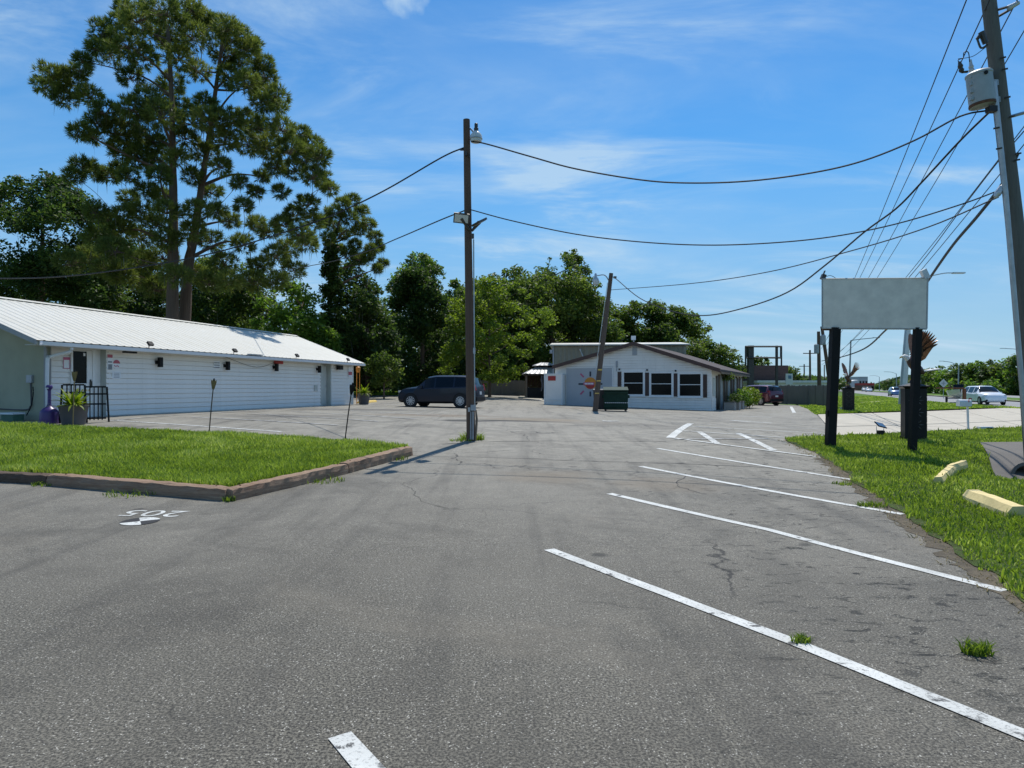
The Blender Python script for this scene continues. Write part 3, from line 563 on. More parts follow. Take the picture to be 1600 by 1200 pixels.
    m = MB(); m.b2(X0 + .1, X1 - .1, YE + .06, .06, EZ - .125, EZ - .105); m.build('soffit', 'pale_trim', roof)
    gt = MB(); gt.ext([(X0 + .12, YE - .11, EZ - .03), (X0 + .12, YE - .10, EZ - .13), (X0 + .12, YE - .01, EZ - .14), (X0 + .12, YE + .02, EZ - .14), (X0 + .12, YE + .02, EZ - .02), (X0 + .12, YE + .005, EZ - .02), (X0 + .12, YE + .005, EZ - .12), (X0 + .12, YE - .085, EZ - .115), (X0 + .12, YE - .095, EZ - .03)], (X1 - X0 - .2, 0, 0)); gt.build('gutter', 'white_metal', b)
    s = -.08; m = MB(); m.tube(spline([(sL(92), -.46, EZ - .14), (sL(91), -.42, EZ - .27), (.05, -.05, EZ - .42), (-.06, -.05, EZ - .6), (-.06, -.05, .1)], 4), .05, 8); m.build('downspout', 'white_metal', b, 50)
    m = MB(); m.b2(-.05, .12, .02, .1, -.1, EZ - .1); m.build('corner_board', 'grey_trim', b)
    # entrance door: frame, leaf with glass
    d0, d1 = sL(122.5), sL(153); m = MB(); m.b2(d0 - .06, d0, .2, .3, -.1, 2.08); m.b2(d1, d1 + .09, .2, .3, -.1, 2.08); m.b2(d0 - .06, d1 + .09, .2, .3, 2.08, 2.16); m.b2(d1 + .09, s1 - .01, .24, .3, -.1, EZ - .1); m.build('door_frame', 'white_trim', b)
    m = MB(); gx0, gx1 = d0 + .02, sL(145); z0, z1 = zL(599, 1.2), zL(548.5, 1.2)
    m.b2(gx1, d1, .22, .28, .0, 2.07); m.b2(d0, gx1, .22, .28, .0, z0); m.b2(d0, gx1, .22, .28, z1, 2.07); door = m.build('door', 'white_trim', b)
    m = MB(); m.b2(d0, gx1, .245, .26, z0, z1); m.build('pane', 'window_dark', door)
    m = MB(); m.b2(sL(121), sL(127), .236, .243, z0 + .02, z0 + .27); m.b2(sL(140), sL(143), .236, .243, z1 - .14, z1 - .05); m.build('notice', 'paper', door)
    m = MB(); m.tube([(d1 - .07, .2, .98), (d1 - .07, .16, .98), (d1 - .07, .16, 1.12), (d1 - .07, .2, 1.12)], .012, 6); m.b2(d1 - .1, d1 - .04, .205, .222, .92, 1.18); m.build('handle', 'dark_bronze', door)
    gr = MB()
    for k in range(5):
        x = d0 + .1 + k * .12; gr.lathe([(.001, -.03), (.03, 0), (.022, .03), (.001, .05)], (x, .2, .84), 7)
    gr.build('garland', 'pale_yellow', door)
    # notices on the wall
    def notice(px0, px1, py0, py1, y, mat, prt=None, name='notice'):
        a, c = sL(px0), sL(px1); mid = (a + c) / 2; m = MB(); m.b2(a, c, y - .055, y - .04, zL(py1, mid), zL(py0, mid)); o = m.build(name, mat, b); return o, a, c, zL(py1, mid), zL(py0, mid), y
    o, a, c, z0, z1, y = notice(109, 119.5, 558, 576, .30, 'paper'); m = MB(); m.b2(a, c, y - .059, y - .056, z1 - .08, z1); m.b2(a, a + .02, y - .059, y - .056, z0, z1 - .08); m.b2(c - .02, c, y - .059, y - .056, z0, z1 - .08); m.b2(a + .02, c - .02, y - .059, y - .056, z0, z0 + .02); m.build('border', 'magenta', o)
    o, a, c, z0, z1, y = notice(168, 176, 554, 577.5, .06, 'paper'); m = MB(); m.b2(a, c, y - .059, y - .056, z1 - .1, z1); m.build('heading', 'rose', o); m = MB(); m.b2(a + .03, c - .02, y - .059, y - .056, z0, z0 + .17); m.b2(a + .02, c - .02, y - .059, y - .056, z0 + .22, z0 + .27); m.build('print', 'grey_print', o)
    mid = sL(182.5); zc = zL(569, mid); m = MB(); rot = Matrix.Rotation(math.radians(90), 3, 'X'); m.lathe([(.155, 0), (.155, .014)], (mid, .06 - .036, zc), 20, rot); o = m.build('round_notice', 'paper', b); m = MB(); P = [(mid + .14 * math.cos(t), .005, zc + .14 * math.sin(t)) for t in [math.pi * (.05 + .9 * k / 10) for k in range(11)]]; m.ext(P, (0, .004, 0)); m.build('print', 'rose', o); m = MB()
    for k in range(4): m.box((mid - .08 + k * .05, .005, zc - .05 - .02 * (k % 2)), (.03, .004, .04))
    m.build('print', 'rose', o)
    o, a, c, z0, z1, y = notice(175.5, 189, 581, 592, .06, 'paper'); m = MB()
    for k in range(4): m.b2(a + .06, c - .06, y - .059, y - .056, z1 - .05 - k * .045, z1 - .035 - k * .045)
    m.build('print', 'grey_print', o)
    o, a, c, z0, z1, y = notice(334, 344, 564.5, 575, .06, 'paper'); m = MB()
    for k in range(3): m.b2(a + .03, c - .03, y - .059, y - .056, z1 - .08 - k * .09, z1 - .04 - k * .09)
    m.build('print', 'grey_print', o)
    o, *_ = notice(427.5, 441.5, 561, 568.5, .02, 'red_sign', None, 'red_sign'); o2, a, c, z0, z1, y = notice(544, 549.5, 573, 589, .04, 'paper'); m = MB(); m.b2(a, c, y - .059, y - .056, z0 + .1, z0 + .28); m.build('print', 'rose', o2)
    o, a, c, z0, z1, y = notice(491, 496, 602, 611, .045, 'pale_trim', None, 'cover_plate')
    # wall lamps and floodlights on the gutter
    for px, py in ((246, 566), (352, 571.5), (428.5, 574), (496, 577)):
        s = sL(px); z = zL(py, s); m = MB(); m.box((s, -.12, z), (.13, .12, .34)); o = m.build('wall_lamp', 'black_metal', b); m = MB(); m.box((s - .05, -.02, z), (.10, .09, .12)); m.build('bracket', 'black_metal', o)
    for px, py in ((209, 538), (345, 548), (445, 555), (527, 562)):
        s = sL(px) + .1; z = EZ + .08; m = MB(); m.tube([(s, YE - .05, EZ - .1), (s, YE - .07, z)], .015, 6); m.box((s, YE - .12, z + .06), (.2, .07, .15), Matrix.Rotation(-.7, 3, 'X')); m.build('floodlight', 'black_metal', b)
    m = MB(); s = sL(527); m.box((s, -.15, EZ - .28), (.34, .2, .22)); m.build('speaker', 'black_plastic', b); m = MB(); s = sL(191); m.box((s, -.30, EZ - .17), (.5, .1, .06)); m.build('soffit_lamp', 'black_plastic', b)
    m = MB(); s = sL(383); m.box((s, YE - .03, EZ + .035), (.9, .1, .05)); m.build('panel_flap', 'grey_trim', b)
    m = MB(); m.tube(spline([(sL(345), -.2, EZ - .12), (sL(400), -.02, EZ - .45), (sL(430), -.2, EZ - .13)], 6), .008, 5); m.build('cable', 'wire_black', b)
    # electrical bits on the green wall
    m = MB(); m.box((-.04, .62, 1.18), (.07, .2, .22)); eb = m.build('meter_box', 'galvanised', b); m = MB(); m.tube(spline([(-.03, .6, 1.08), (-.03, .58, .55), (-.03, .62, .38), (-.03, .95, .28), (-.03, 3.2, .36)], 5), .02, 6); m.build('conduit', 'pot_grey', b)
    m = MB(); m.tube(spline([(-.06, .48, .95), (-.10, .42, .75), (-.06, .55, .4), (-.12, .65, .12)], 6), .014, 6); m.build('hose', 'black_plastic', b)
    m = MB(); m.b2(-.4, LEN + .3, -.16, .04, -.25, -.03); m.build('footing', 'grey_concrete', b)
    return b
left_building()
def frame_pt(s, off, z=None): p = C0 + dL * s + Vector((math.cos(TH), -math.sin(TH), 0)) * off; p.z = g(p.x, p.y) if z is None else z; return p
RZL = math.radians(75)
def lathe_thing(name, label, cat, loc, prof, mat, part, n=20): o = thing(name, label, cat, loc); m = MB(); m.lathe(prof, (0, 0, 0), n); m.build(part, mat, o, 40); return o
# smokers bin
o = lathe_thing('cigarette_bin', 'purple plastic cigarette bin with slender neck beside the downspout', 'bin', at(77, 18.6), [(.24, 0), (.245, .03), (.238, .30), (.225, .35), (.17, .42), (.085, .47), (.055, .52), (.045, .58), (.040, .92)], 'purple', 'base'); o.scale = (.95, .95, .98)
m = MB(); m.lathe([(.040, .92), (.055, .95), (.088, 1.0), (.085, 1.05), (.06, 1.08)], (0, 0, 0), 16); m.build('head', 'purple', o, 40); m = MB(); m.box((0, -.08, .99), (.06, .04, .03)); m.build('opening', 'lamp_lens', o)
def plant_leaves(m_name, parent, c, n, L, W, droop, mat, up=.7, seed=1):
    r = random.Random(seed); V = []; Q = []; R = []
    for i in range(n):
        t = r.uniform(0, 6.283); l = L * r.uniform(.6, 1.15); el = r.uniform(.25, 1) * up; seg = 5; d = Vector((math.cos(t), math.sin(t), 0)); sd = Vector((-d.y, d.x, 0)); b = len(V); p = Vector(c) + d * r.uniform(0, .06); dirv = (d * (1 - el * .7) + Vector((0, 0, el))).normalized()
        for k in range(seg + 1):
            w = W * math.sin(math.pi * (k / seg * .9 + .06)) ; V += [tuple(p + sd * w), tuple(p - sd * w)]; p = p + dirv * l / seg; dirv = (dirv + Vector((0, 0, -droop))).normalized()
        for k in range(seg): Q.append((b + 2 * k, b + 2 * k + 1, b + 2 * k + 3, b + 2 * k + 2)); R.append(r.random())
    return npmesh(m_name, np.array(V), np.array(Q), None, R, mat, parent)
def potted(label, loc, s=1, seed=3, mat='vine_leaf', group='potted plants at the long white building'):
    o = thing('potted_plant', label, 'plant pot', loc, 0, group); m = MB(); m.lathe([(.25, 0), (.27, .02), (.34, .45), (.355, .47), (.36, .52), (.335, .525), (.31, .46), (.02, .45)], (0, 0, 0), 24); m.build('pot', 'pot_grey', o, 35)
    plant_leaves('foliage', o, (0, 0, .46), 46, .62, .05, .15, mat, .95, seed); plant_leaves('trailing_leaves', o, (.15, -.2, .5), 26, .42, .03, .35, 'vine_leaf', .6, seed + 5); o.scale = (s, s, s); return o
potted('large grey pot with lime leaves before the black railing', at(115, 18.35), 1.02, 3)
# black railings in front of the entrance
def railing(label, a, b_, h):
    d = b_ - a; o = thing('metal_railing', label, 'railing', a, math.atan2(d.y, d.x), 'black railings at the entrance'); L = d.length; m = MB()
    for x in (0, L): m.box((x + (-.04 if x == 0 else .04), 0, h / 2), (.045, .045, h), Matrix.Rotation(.05 if x == 0 else -.05, 3, 'Y'))
    m.build('post', 'black_metal', o)
    for z in (.12, h * .52, h * .8, h): m = MB(); m.box((L / 2, .012, z), (L, .03, .045)); m.build('rail', 'black_metal', o)
    for k in range(1, 5): m = MB(); m.box((L * k / 5, -.012, h * .53), (.028, .02, h * .92)); m.build('bar', 'black_metal', o)
    return o
railing('left black metal railing behind the large pot', at(98, 18.75), at(131.5, 18.95), 1.06); railing('right black metal railing panel before the door recess', at(134, 18.9), at(166, 19.2), 1.0)
o = thing('hose_box', 'low green and white hose box against the green wall', 'box', frame_pt(-.45, -.75), RZL); m = MB(); m.box((0, 0, .10), (.34, .42, .2)); m.build('base', 'hose_green', o); m = MB(); m.box((0, 0, .22), (.38, .46, .05)); m.build('lid', 'paper', o)
def torch(label, px, py_base, py_top, mat, head, lean=0, y_extra=0, hw=.055):
    b = G(px, py_base); top = U(px + lean, py_top, b.y); o = thing('garden_torch', label, 'torch', b, 0, 'garden torches along the island'); t = top - b; m = MB(); m.tube([(0, 0, -.1), t * .5, t * .84], [.013, .013, .012], 7); m.build('pole', mat, o)
    ax = t.normalized(); rot = ax.to_track_quat('Z', 'Y').to_matrix(); L = t.length; m = MB(); m.lathe([(.015, 0), (hw * .55, L * .04), (hw, L * .12), (hw * .95, L * .15)], t * .83, 10, rot); hd = m.build('basket', head, o, 30)
    for k in range(8):
        a = k * .785; m = MB(); q = [t * .83 + rot @ Vector((r_ * math.cos(a), r_ * math.sin(a), z_ * L)) for r_, z_ in ((.018, 0), (hw * .6, .04), (hw * 1.04, .12), (hw * 1.05, .16))]; m.tube(q, .006, 4); m.build('cane', head, hd)
    m = MB(); m.lathe([(.02, L * .15), (.02, L * .17), (.012, L * .19)], t * .83, 8, rot); m.build('wick', 'black_metal', o); return o
torch('bamboo garden torch standing before the grey flower pot', 113.5, 672, 579.5, 'bamboo', 'bamboo', 3); torch('middle bamboo torch against the white wall', 325.5, 684, 593, 'tie_dark', 'bamboo', 9); torch('black headed torch leaning at the island back edge', 537, 697, 600, 'black_metal', 'black_metal', 14, 0, .05)
p2 = potted('tall grey pot with yellowing leaves at the far wall corner', frame_pt(sL(552) + .55, .35), .95, 9); p2.scale = (.95, .95, 1.15)
o = thing('orange_torch', 'orange rusty torch stand rising behind the far pot', 'torch', frame_pt(sL(552) + .75, -.1)); m = MB()
for dx in (-.08, .08): m.tube([(dx, 0, 0), (dx, 0, 2.0)], .02, 6)
m.build('pole', 'orange', o); m = MB(); m.lathe([(.03, 1.75), (.12, 1.85), (.13, 2.05), (.05, 2.1)], (0, 0, 0), 10); m.build('basket', 'orange', o)
def wheel_stop(label, a, b_, mat, w=.16, h=.12, z=0, name='wheel_stop'):
    d = b_ - a; L = d.length; o = thing(name, label, 'wheel stop', a + Vector((0, 0, z)), math.atan2(d.y, d.x), 'yellow concrete wheel stops'); P = [(0, -w / 2, 0), (0, -w * .45, h * .5), (0, -w * .25, h), (0, w * .25, h), (0, w * .45, h * .5), (0, w / 2, 0)]; n = 8; m = MB(); vs = []
    for i in range(n + 1):
        for (x, y, zz) in P: vs.append((L * i / n + random.uniform(-.008, .008), y + random.uniform(-.006, .006), zz + (b_.z - a.z) * i / n + random.uniform(-.006, .006) - .01))
    m.add(vs, [(i * 6 + j + 6, i * 6 + j + 7, i * 6 + j + 1, i * 6 + j) for i in range(n) for j in range(5)] + [tuple(range(6)), tuple(range(n * 6, n * 6 + 6))[::-1]]); m.build('concrete_bar', mat, o); return o
wheel_stop('yellow wheel stop lying askew past the white building', G(562, 630.5), G(585, 628), 'yellow_paint', .35, .14)
wheel_stop('broad yellow wheel stop sunk in grass at the right edge', G(1519, 783), G(1592, 812), 'pale_yellow', .27, .17, .0); wheel_stop('broken pale yellow stop piece deeper in the verge', G(1466, 757), G(1486, 738.5), 'pale_yellow', .17, .13); wheel_stop('small far fragment of a broken yellow stop', G(1482, 737.5), G(1507, 729), 'pale_yellow', .13, .13)
# ------------------------------------------------------------------ white gabled building at the back
PH = math.radians(25)
R2 = at(1112, 40.5); eL = Vector((-math.cos(PH), math.sin(PH), 0)); RZ2 = math.atan2(math.cos(PH), math.sin(PH))
def t2(px): u = (px - 800) / F; return (R2.x - R2.y * u) / (u * eL.y - eL.x)
def z2(py, t, back=0): return EYE - (py - HZ) / F * (R2.y + eL.y * t + back * math.cos(PH)) - R2.z
def gable_building():
    # local x = away from the viewer along the side wall, y = along the front to the left
    b = thing('gabled_building', 'white gabled building with brown roof edge and three dark windows', 'building', R2, RZ2)
    W = t2(885); LEN = 16; ta = t2(992); ZA = z2(535, ta); tR, tL = -.55, t2(866); ZR, ZLf = z2(577, tR), z2(572, tL)
    def zr(t): return ZR + (ZA - ZR) * (t - tR) / (ta - tR) if t < ta else ZLf + (ZA - ZLf) * (tL - t) / (tL - ta)
    m = MB(); m.ext([(.03, .03, -.4), (.03, W + .8, -.4), (.03, W + .8, zr(W + .8) - .1), (.03, ta, ZA - .1), (.03, .03, zr(.03) - .1)], (LEN, 0, 0)); wall = m.build('wall', 'white_siding', b)
    # lap siding rows on the front, joined: they are only a few pixels high
    m = MB(); rows = 27; bh = (ZA + .2) / rows
    def span(z):
        lo = 0 if z < zr(0) - .1 else tR + (z + .1 - ZR) / (ZA - ZR) * (ta - tR); hi = t2(885) if z < zr(t2(885)) - .1 else tL - (z + .1 - ZLf) / (ZA - ZLf) * (tL - ta); return lo, hi
    for k in range(rows):
        z = -.2 + k * bh; lo, hi = span(z + bh)
        if hi - lo < .2: break
        m.ext([(.0, lo, z), (-.05, lo, z), (-.028, lo, z + bh - .014), (.0, lo, z + bh - .014)], (0, hi - lo, 0))
    m.build('lap_siding', 'white_siding', wall)
    m = MB()
    for k in range(5): m.ext([(.03, 0, -.2 + k * .19), (.03, -.022, -.2 + k * .19), (.03, -.006, -.02 + k * .19), (.03, 0, -.02 + k * .19)], (1.6, 0, 0))
    m.build('lap_siding', 'white_siding', wall)
    # roof
    rf = MB(); th = .14
    for (t0, z0, t1, z1) in ((tR, ZR, ta, ZA), (tL, ZLf, ta, ZA)): rf.ext([(-.35, t0, z0 - th), (-.35, t1, z1 - th), (-.35, t1, z1), (-.35, t0, z0)], (LEN + .7, 0, 0))
    roof = rf.build('roof', 'shingle', b)
    for (t0, z0, t1, z1) in ((tR, ZR, ta, ZA), (tL, ZLf, ta, ZA)): m = MB(); m.ext([(-.40, t0, z0 - .20), (-.40, t1, z1 - .20), (-.40, t1, z1 + .03), (-.40, t0, z0 + .03)], (.046, 0, 0)); m.build('rake_board', 'brown_trim', roof)
    m = MB(); m.box((-.1, ta + .05, ZA + .02), (.06, .06, .3)); m.box((-.15, ta + .05, ZA + .27), (.12, .26, .26)); m.build('floodlight', 'lit_white', roof)
    m = MB(); m.b2(-.062, -.02, ta - .15, ta + .15, z2(555, ta), z2(540, ta)); v = m.build('attic_vent', 'grey_panel', b); m = MB()
    for k in range(6): z = z2(554, ta) + k * .085; m.ext([(-.064, ta - .13, z), (-.085, ta - .13, z), (-.064, ta - .13, z + .05)], (0, .26, 0))
    m.build('louvre', 'grey_panel', v)
    # windows with brown shutters
    for (a, c, s) in ((975.5, 1005, (965.5, 971)), (1018, 1049.5, (1008.5, 1014.5)), (1062.5, 1095, (1053, 1059))):
        T0, T1 = t2(c), t2(a); tm = (T0 + T1) / 2; zb, zt = z2(616 + (a - 975) * .028, tm), z2(582 + (a - 975) * .03, tm); fr = MB()
        for (p, q, r_, s_) in ((T0 - .13, T0, zb - .1, zt + .1), (T1, T1 + .13, zb - .1, zt + .1), (T0, T1, zt, zt + .1), (T0, T1, zb - .1, zb)): fr.b2(-.085, -.01, p, q, r_, s_)
        w = fr.build('window', 'white_trim', b); zm = (zb + zt) / 2 + .02
        for z0, z1 in ((zb, zm - .02), (zm + .02, zt)): m = MB(); m.b2(-.066, -.055, T0, T1, z0, z1); m.build('pane', 'window_dark', w)
        m = MB(); m.b2(-.078, -.055, T0, T1, zm - .02, zm + .02); m.build('meeting_rail', 'white_trim', w); m = MB(); m.b2(-.12, -.02, T0 - .15, T1 + .15, zb - .15, zb - .1); m.build('sill', 'white_trim', w)
        S0, S1 = t2(s[1]), t2(s[0]); m = MB(); m.b2(-.08, -.02, S0, S1, zb - .05, zt + .05); m.build('shutter', 'shutter_brown', b)
        m = MB(); m.lathe([(.03, 0), (.06, .05), (.04, .1)], (-.1, (S0 + S1) / 2, zt + .16), 8); m.build('lamp', 'black_metal', b)
    S0, S1 = t2(1105), t2(1099); m = MB(); m.b2(-.08, -.02, S0, S1, z2(621, S0), z2(585, S0)); m.build('shutter', 'shutter_brown', b)
    # grey closed-up bay with the painted sun
    T0, T1 = t2(957), t2(885.5); m = MB(); m.b2(-.07, -.005, T0, T1, -.3, z2(575, T1)); bay = m.build('grey_bay_panel', 'grey_panel', b)
    m = MB(); m.b2(-.085, -.06, T0 - .06, T0, -.3, z2(575, T0)); m.b2(-.085, -.06, T0, T1, z2(575.5, T1), z2(574, T1)); m.build('bay_trim', 'white_trim', b)
    sc_t, sc_z = t2(923), z2(600, t2(923)); rx = Matrix.Rotation(math.radians(-90), 3, 'Y')
    m = MB(); m.ext([(-.085, sc_t + .40 * math.cos(k * .314), sc_z + .05 + .38 * math.sin(k * .314)) for k in range(20)], (.01, 0, 0)); sunp = m.build('sun_emblem', 'orange', b)
    m = MB(); m.ext([(-.092, sc_t + .28 * math.cos(t), sc_z - .08 + .24 * math.sin(t)) for t in [math.pi + math.pi * k / 10 for k in range(11)]], (.006, 0, 0)); m.build('red_heart', 'red_sign', sunp)
    m = MB(); m.b2(-.100, -.093, sc_t - .28, sc_t + .46, sc_z - .08, sc_z + .11); m.build('banner', 'magenta', sunp); m = MB()
    for k in range(6): m.b2(-.106, -.101, sc_t - .2 + k * .1, sc_t - .13 + k * .1, sc_z - .03, sc_z + .07)
    m.build('banner_letter', 'paper', sunp)
    for k in range(8):
        a = k * math.pi / 4; r0, r1 = (.48, .80) if k % 2 == 0 else (.62, .95); dv = Vector((0, math.cos(a), math.sin(a))); nv = Vector((0, -dv.z, dv.y)) * .055; c = Vector((-.085, sc_t, sc_z)); m = MB(); m.ext([c + dv * r0 - nv, c + dv * r1 - nv, c + dv * r1 + nv, c + dv * r0 + nv], (.01, 0, 0)); m.build('sun_ray', 'navy' if k % 2 == 0 else 'magenta', sunp)
    m = MB(); T = t2(964); m.b2(-.10, -.03, T - .05, T + .05, z2(574, T), z2(564, T)); m.b2(-.08, -.03, T - .015, T + .015, z2(580, T), z2(574, T)); m.build('conduit', 'galvanised', b)
    # side wall posts and openings under the eave
    for k in range(8):
        x = 1.75 + k * 1.8; m = MB(); m.b2(x, x + .9, -.03, .04, -.3, 2.1); m.build('door', 'shutter_brown' if k % 2 == 0 else 'grey_trim', b)
        m = MB(); m.b2(x + 1.1, x + 1.5, -.02, .04, .6, 2.0); m.build('window', 'window_dark', b); m = MB(); m.b2(x + .95, x + 1.05, -.08, .04, -.3, 2.2); m.build('post', 'pole_pale', b)
    m = MB(); m.b2(.5, 1.5, -.02, .02, .85, 1.95); m.build('window', 'pale_trim', b)
    m = MB(); m.b2(.1, LEN, tR + .02, tR + .06, ZR - .25, ZR - .02); m.build('fascia', 'pole_pale', roof)
    return b
gable_building()
def b2pt(t, fwd=0, z=None): p = R2 + eL * t - Vector((math.sin(PH), math.cos(PH), 0)) * fwd; p.z = g(p.x, p.y) if z is None else z; return p
# white gate-like panel with red sign
T = t2(868); o = thing('gate_panel', 'white gate-like panel with red sign left of the grey bay', 'panel', b2pt(t2(869), .35), RZ2)
m = MB(); m.box((.1, 0, .98), (.5, 1.28, 1.96)); m.build('box', 'white_siding', o); m = MB(); m.box((-.16, -.60, .98), (.05, .09, 1.98)); m.box((-.16, .6, .98), (.05, .09, 1.98)); m.box((-.16, 0, 1.99), (.05, 1.3, .08)); m.box((-.165, 0, .34), (.04, 1.1, .05)); m.build('frame', 'white_trim', o)
m = MB(); m.box((-.175, .1, 1.72), (.02, .53, .3)); m.build('red_sign', 'red_sign', o); m = MB(); m.tube(spline([(-.25, .78, 1.9), (-.32, .72, 1.3), (-.28, .8, .9), (-.25, .72, 1.2), (-.3, .82, 1.7)], 6), .035, 6); m.build('hose', 'pot_grey', o)
# upper metal shed behind
def annex():
    p = R2 + eL * t2(864) + Vector((math.sin(PH), math.cos(PH), 0)) * 11; Yc = 56.; q0 = at(864, Yc); q1 = at(1072, Yc - 1.0); d = q1 - q0; L = d.length; o = thing('metal_shed', 'tan corrugated metal shed with white flat roof behind the gable', 'shed', q0, math.atan2(d.y, d.x)); zt = EYE + (HZ - 541) / F * Yc - q0.z
    m = MB(); n = 60; P = []
    for k in range(n + 1): P.append((L * k / n, -.04 if k % 2 else .04, 0))
    vs = [(x, y, 0) for x, y, z in P] + [(x, y, zt) for x, y, z in P]; m.add(vs, [(i, i + 1, n + 2 + i, n + 1 + i) for i in range(n)]); m.build('wall', 'tan_metal', o)
    m = MB(); m.b2(.05, L - .05, .06, 9, 0, zt - .05); m.build('core', 'tan_metal', o); m = MB(); m.ext([(-.25, -.4, zt + .03), (-.25, -.4, zt + .12), (-.25, 4.5, zt + .55), (-.25, 9.5, zt + .12), (-.25, 9.5, zt + .03)], (L + .5, 0, 0)); m.build('roof', 'white_roof', o)
    m = MB(); m.b2(-.02, .08, -.1, .0, .0, zt); m.build('corner_trim', 'grey_panel', o); m = MB(); m.tube([(2.2 + k * .1, -.1, zt - .25 - k * .25) for k in range(6)], [.08, .03, .07, .03, .06, .02], 6); m.build('vent_pipe', 'silver', o); m = MB(); m.box((-.15, -.15, zt - .45), (.22, .22, .3)); m.build('floodlight', 'grey_panel', o)
annex()
def gazebo():
    Y = 57.; a, c = at(821, Y), at(884, Y); W = (c - a).length; o = thing('gazebo', 'dark screened gazebo with grey ribbed metal roof and cupola', 'gazebo', (a + c) / 2 + Vector((0, W / 2, 0))); h = EYE + (HZ - 583) / F * Y - a.z; hw = W / 2
    for sx in (-1, 1):
        for sy in (-1, 1): m = MB(); m.box((sx * (hw - .08), sy * (hw - .08), h / 2), (.14, .14, h)); m.build('post', 'pole_pale' if sx < 0 else 'brown_wood', o)
    def hip(m, w0, w1, z0, z1, rib):
        for k in range(4):
            R = Matrix.Rotation(k * math.pi / 2, 3, 'Z'); n = rib; vs = []
            for i in range(2 * n + 1):
                s = -1 + i / n; e = .025 if i % 2 else 0; vs += [R @ Vector((s * w0, -w0, z0 + e)), R @ Vector((s * w1, -w1, z1 + e))]
            m.add(vs, [(2 * i, 2 * i + 2, 2 * i + 3, 2 * i + 1) for i in range(2 * n)])
        return m
    m = hip(MB(), hw + .25, .85, h, h + .55, 9); m.build('roof', 'grey_roof_metal', o); m = MB(); m.box((0, 0, h + .62), (1.4, 1.4, .2)); m.build('cupola_wall', 'black_metal', o); m = hip(MB(), 1.05, .35, h + .72, h + .98, 5); m.quad((-.35, -.35, h + .98), (.35, -.35, h + .98), (.35, .35, h + .98), (-.35, .35, h + .98)); m.build('cupola_roof', 'grey_roof_metal', o)
    m = MB(); m.b2(-hw - .15, hw + .15, -hw - .15, hw + .15, h - .12, h - .02); m.build('beam', 'black_metal', o)
    m = MB()
    for k in range(22): m.b2(-hw + .2 + k * (W - .4) / 22, -hw + .2 + (k + .8) * (W - .4) / 22, hw - .1, hw - .06, 0, h - .14); m.b2(hw - .1, hw - .06, -hw + .2 + k * (W - .4) / 22, -hw + .2 + (k + .8) * (W - .4) / 22, 0, h - .14)
    m.build('screen_slat', 'brown_wood', o); m = MB(); m.b2(-hw + .16, hw - .16, -hw + .05, -hw + .08, 0, .9); m.build('front_screen', 'black_metal', o); m = MB(); m.b2(-hw - .3, hw + .3, -hw - .3, hw + .3, -.2, .03); m.build('floor', 'concrete', o)
gazebo()
tag(sheet('patio_slab', [tuple(G(*p)[:2]) for p in ((812, 619), (900, 619), (900, 626.5), (855, 628), (812, 622))], .02, 'concrete', 2), kind='structure')
def fence(name, label, pts, h, pw=.14, mat='fence_wood', seed=1):
    r = random.Random(seed); o = thing(name, label, 'fence', pts[0])
    for a, b in zip(pts[:-1], pts[1:]):
        n = max(1, round((b - a).length / 2.4))
        for k in range(n):
            p, q = a.lerp(b, k / n) - pts[0], a.lerp(b, (k + 1) / n) - pts[0]; d = (q - p); L = math.hypot(d.x, d.y); m = MB(); c = int(L / pw); rot = Matrix.Rotation(math.atan2(d.y, d.x) + r.uniform(-.02, .02), 3, 'Z'); tilt = r.uniform(-.04, .04)
            for i in range(c):
                f = (i + .5) / c; hh = h + r.uniform(-.05, .04); cc = p + d * f; m.box((cc.x, cc.y, cc.z + hh / 2 + tilt * (f - .5)), (pw * .93, .02, hh), rot)
            m.build('fence_panel', mat, o)
            m = MB(); m.box((p.x, p.y + .06, p.z + h / 2), (.1, .1, h + .05)); m.build('post', mat, o)
    return o
fence('wooden_fence', 'weathered grey picket fence beside the gazebo', [at(700, 67), at(820, 64)], 1.45, seed=2)
fence('wooden_fence', 'tall weathered board fence behind the red car', [G(1150, 628.5), G(1200, 630.5), G(1263, 632.5), G(1300, 636)], 1.72, seed=5)
# trash bin and dumpster, leaning pole
def wheelie():
    o = thing('wheeled_bin', 'black wheeled rubbish bin between leaning pole and dumpster', 'bin', G(937, 641.5), -.25); m = MB(); b, t = (.23, .26), (.29, .34)
    vs = [(sx * b[0], sy * b[1], .06) for sx, sy in ((-1, -1), (1, -1), (1, 1), (-1, 1))] + [(sx * t[0], sy * t[1], 1.0) for sx, sy in ((-1, -1), (1, -1), (1, 1), (-1, 1))]; m.add(vs, [(3, 2, 1, 0), (4, 5, 6, 7), (0, 1, 5, 4), (1, 2, 6, 5), (2, 3, 7, 6), (3, 0, 4, 7)]); m.build('body', 'bin_black', o)
    m = MB(); m.ext([(-.31, -.38, 1.01), (-.31, .40, 1.01), (-.31, .40, 1.06), (-.31, 0, 1.12), (-.31, -.38, 1.06)], (.62, 0, 0)); m.build('lid', 'bin_black', o); m = MB(); m.tube([(-.25, .43, 1.0), (.25, .43, 1.0)], .02, 6); m.build('handle', 'bin_black', o)
    for s in (-1, 1): m = MB(); m.lathe([(.11, -.03), (.12, 0), (.11, .03)], (s * .27, .22, .11), 12, Matrix.Rotation(math.pi / 2, 3, 'Y')); m.build('wheel', 'tyre', o)
wheelie()
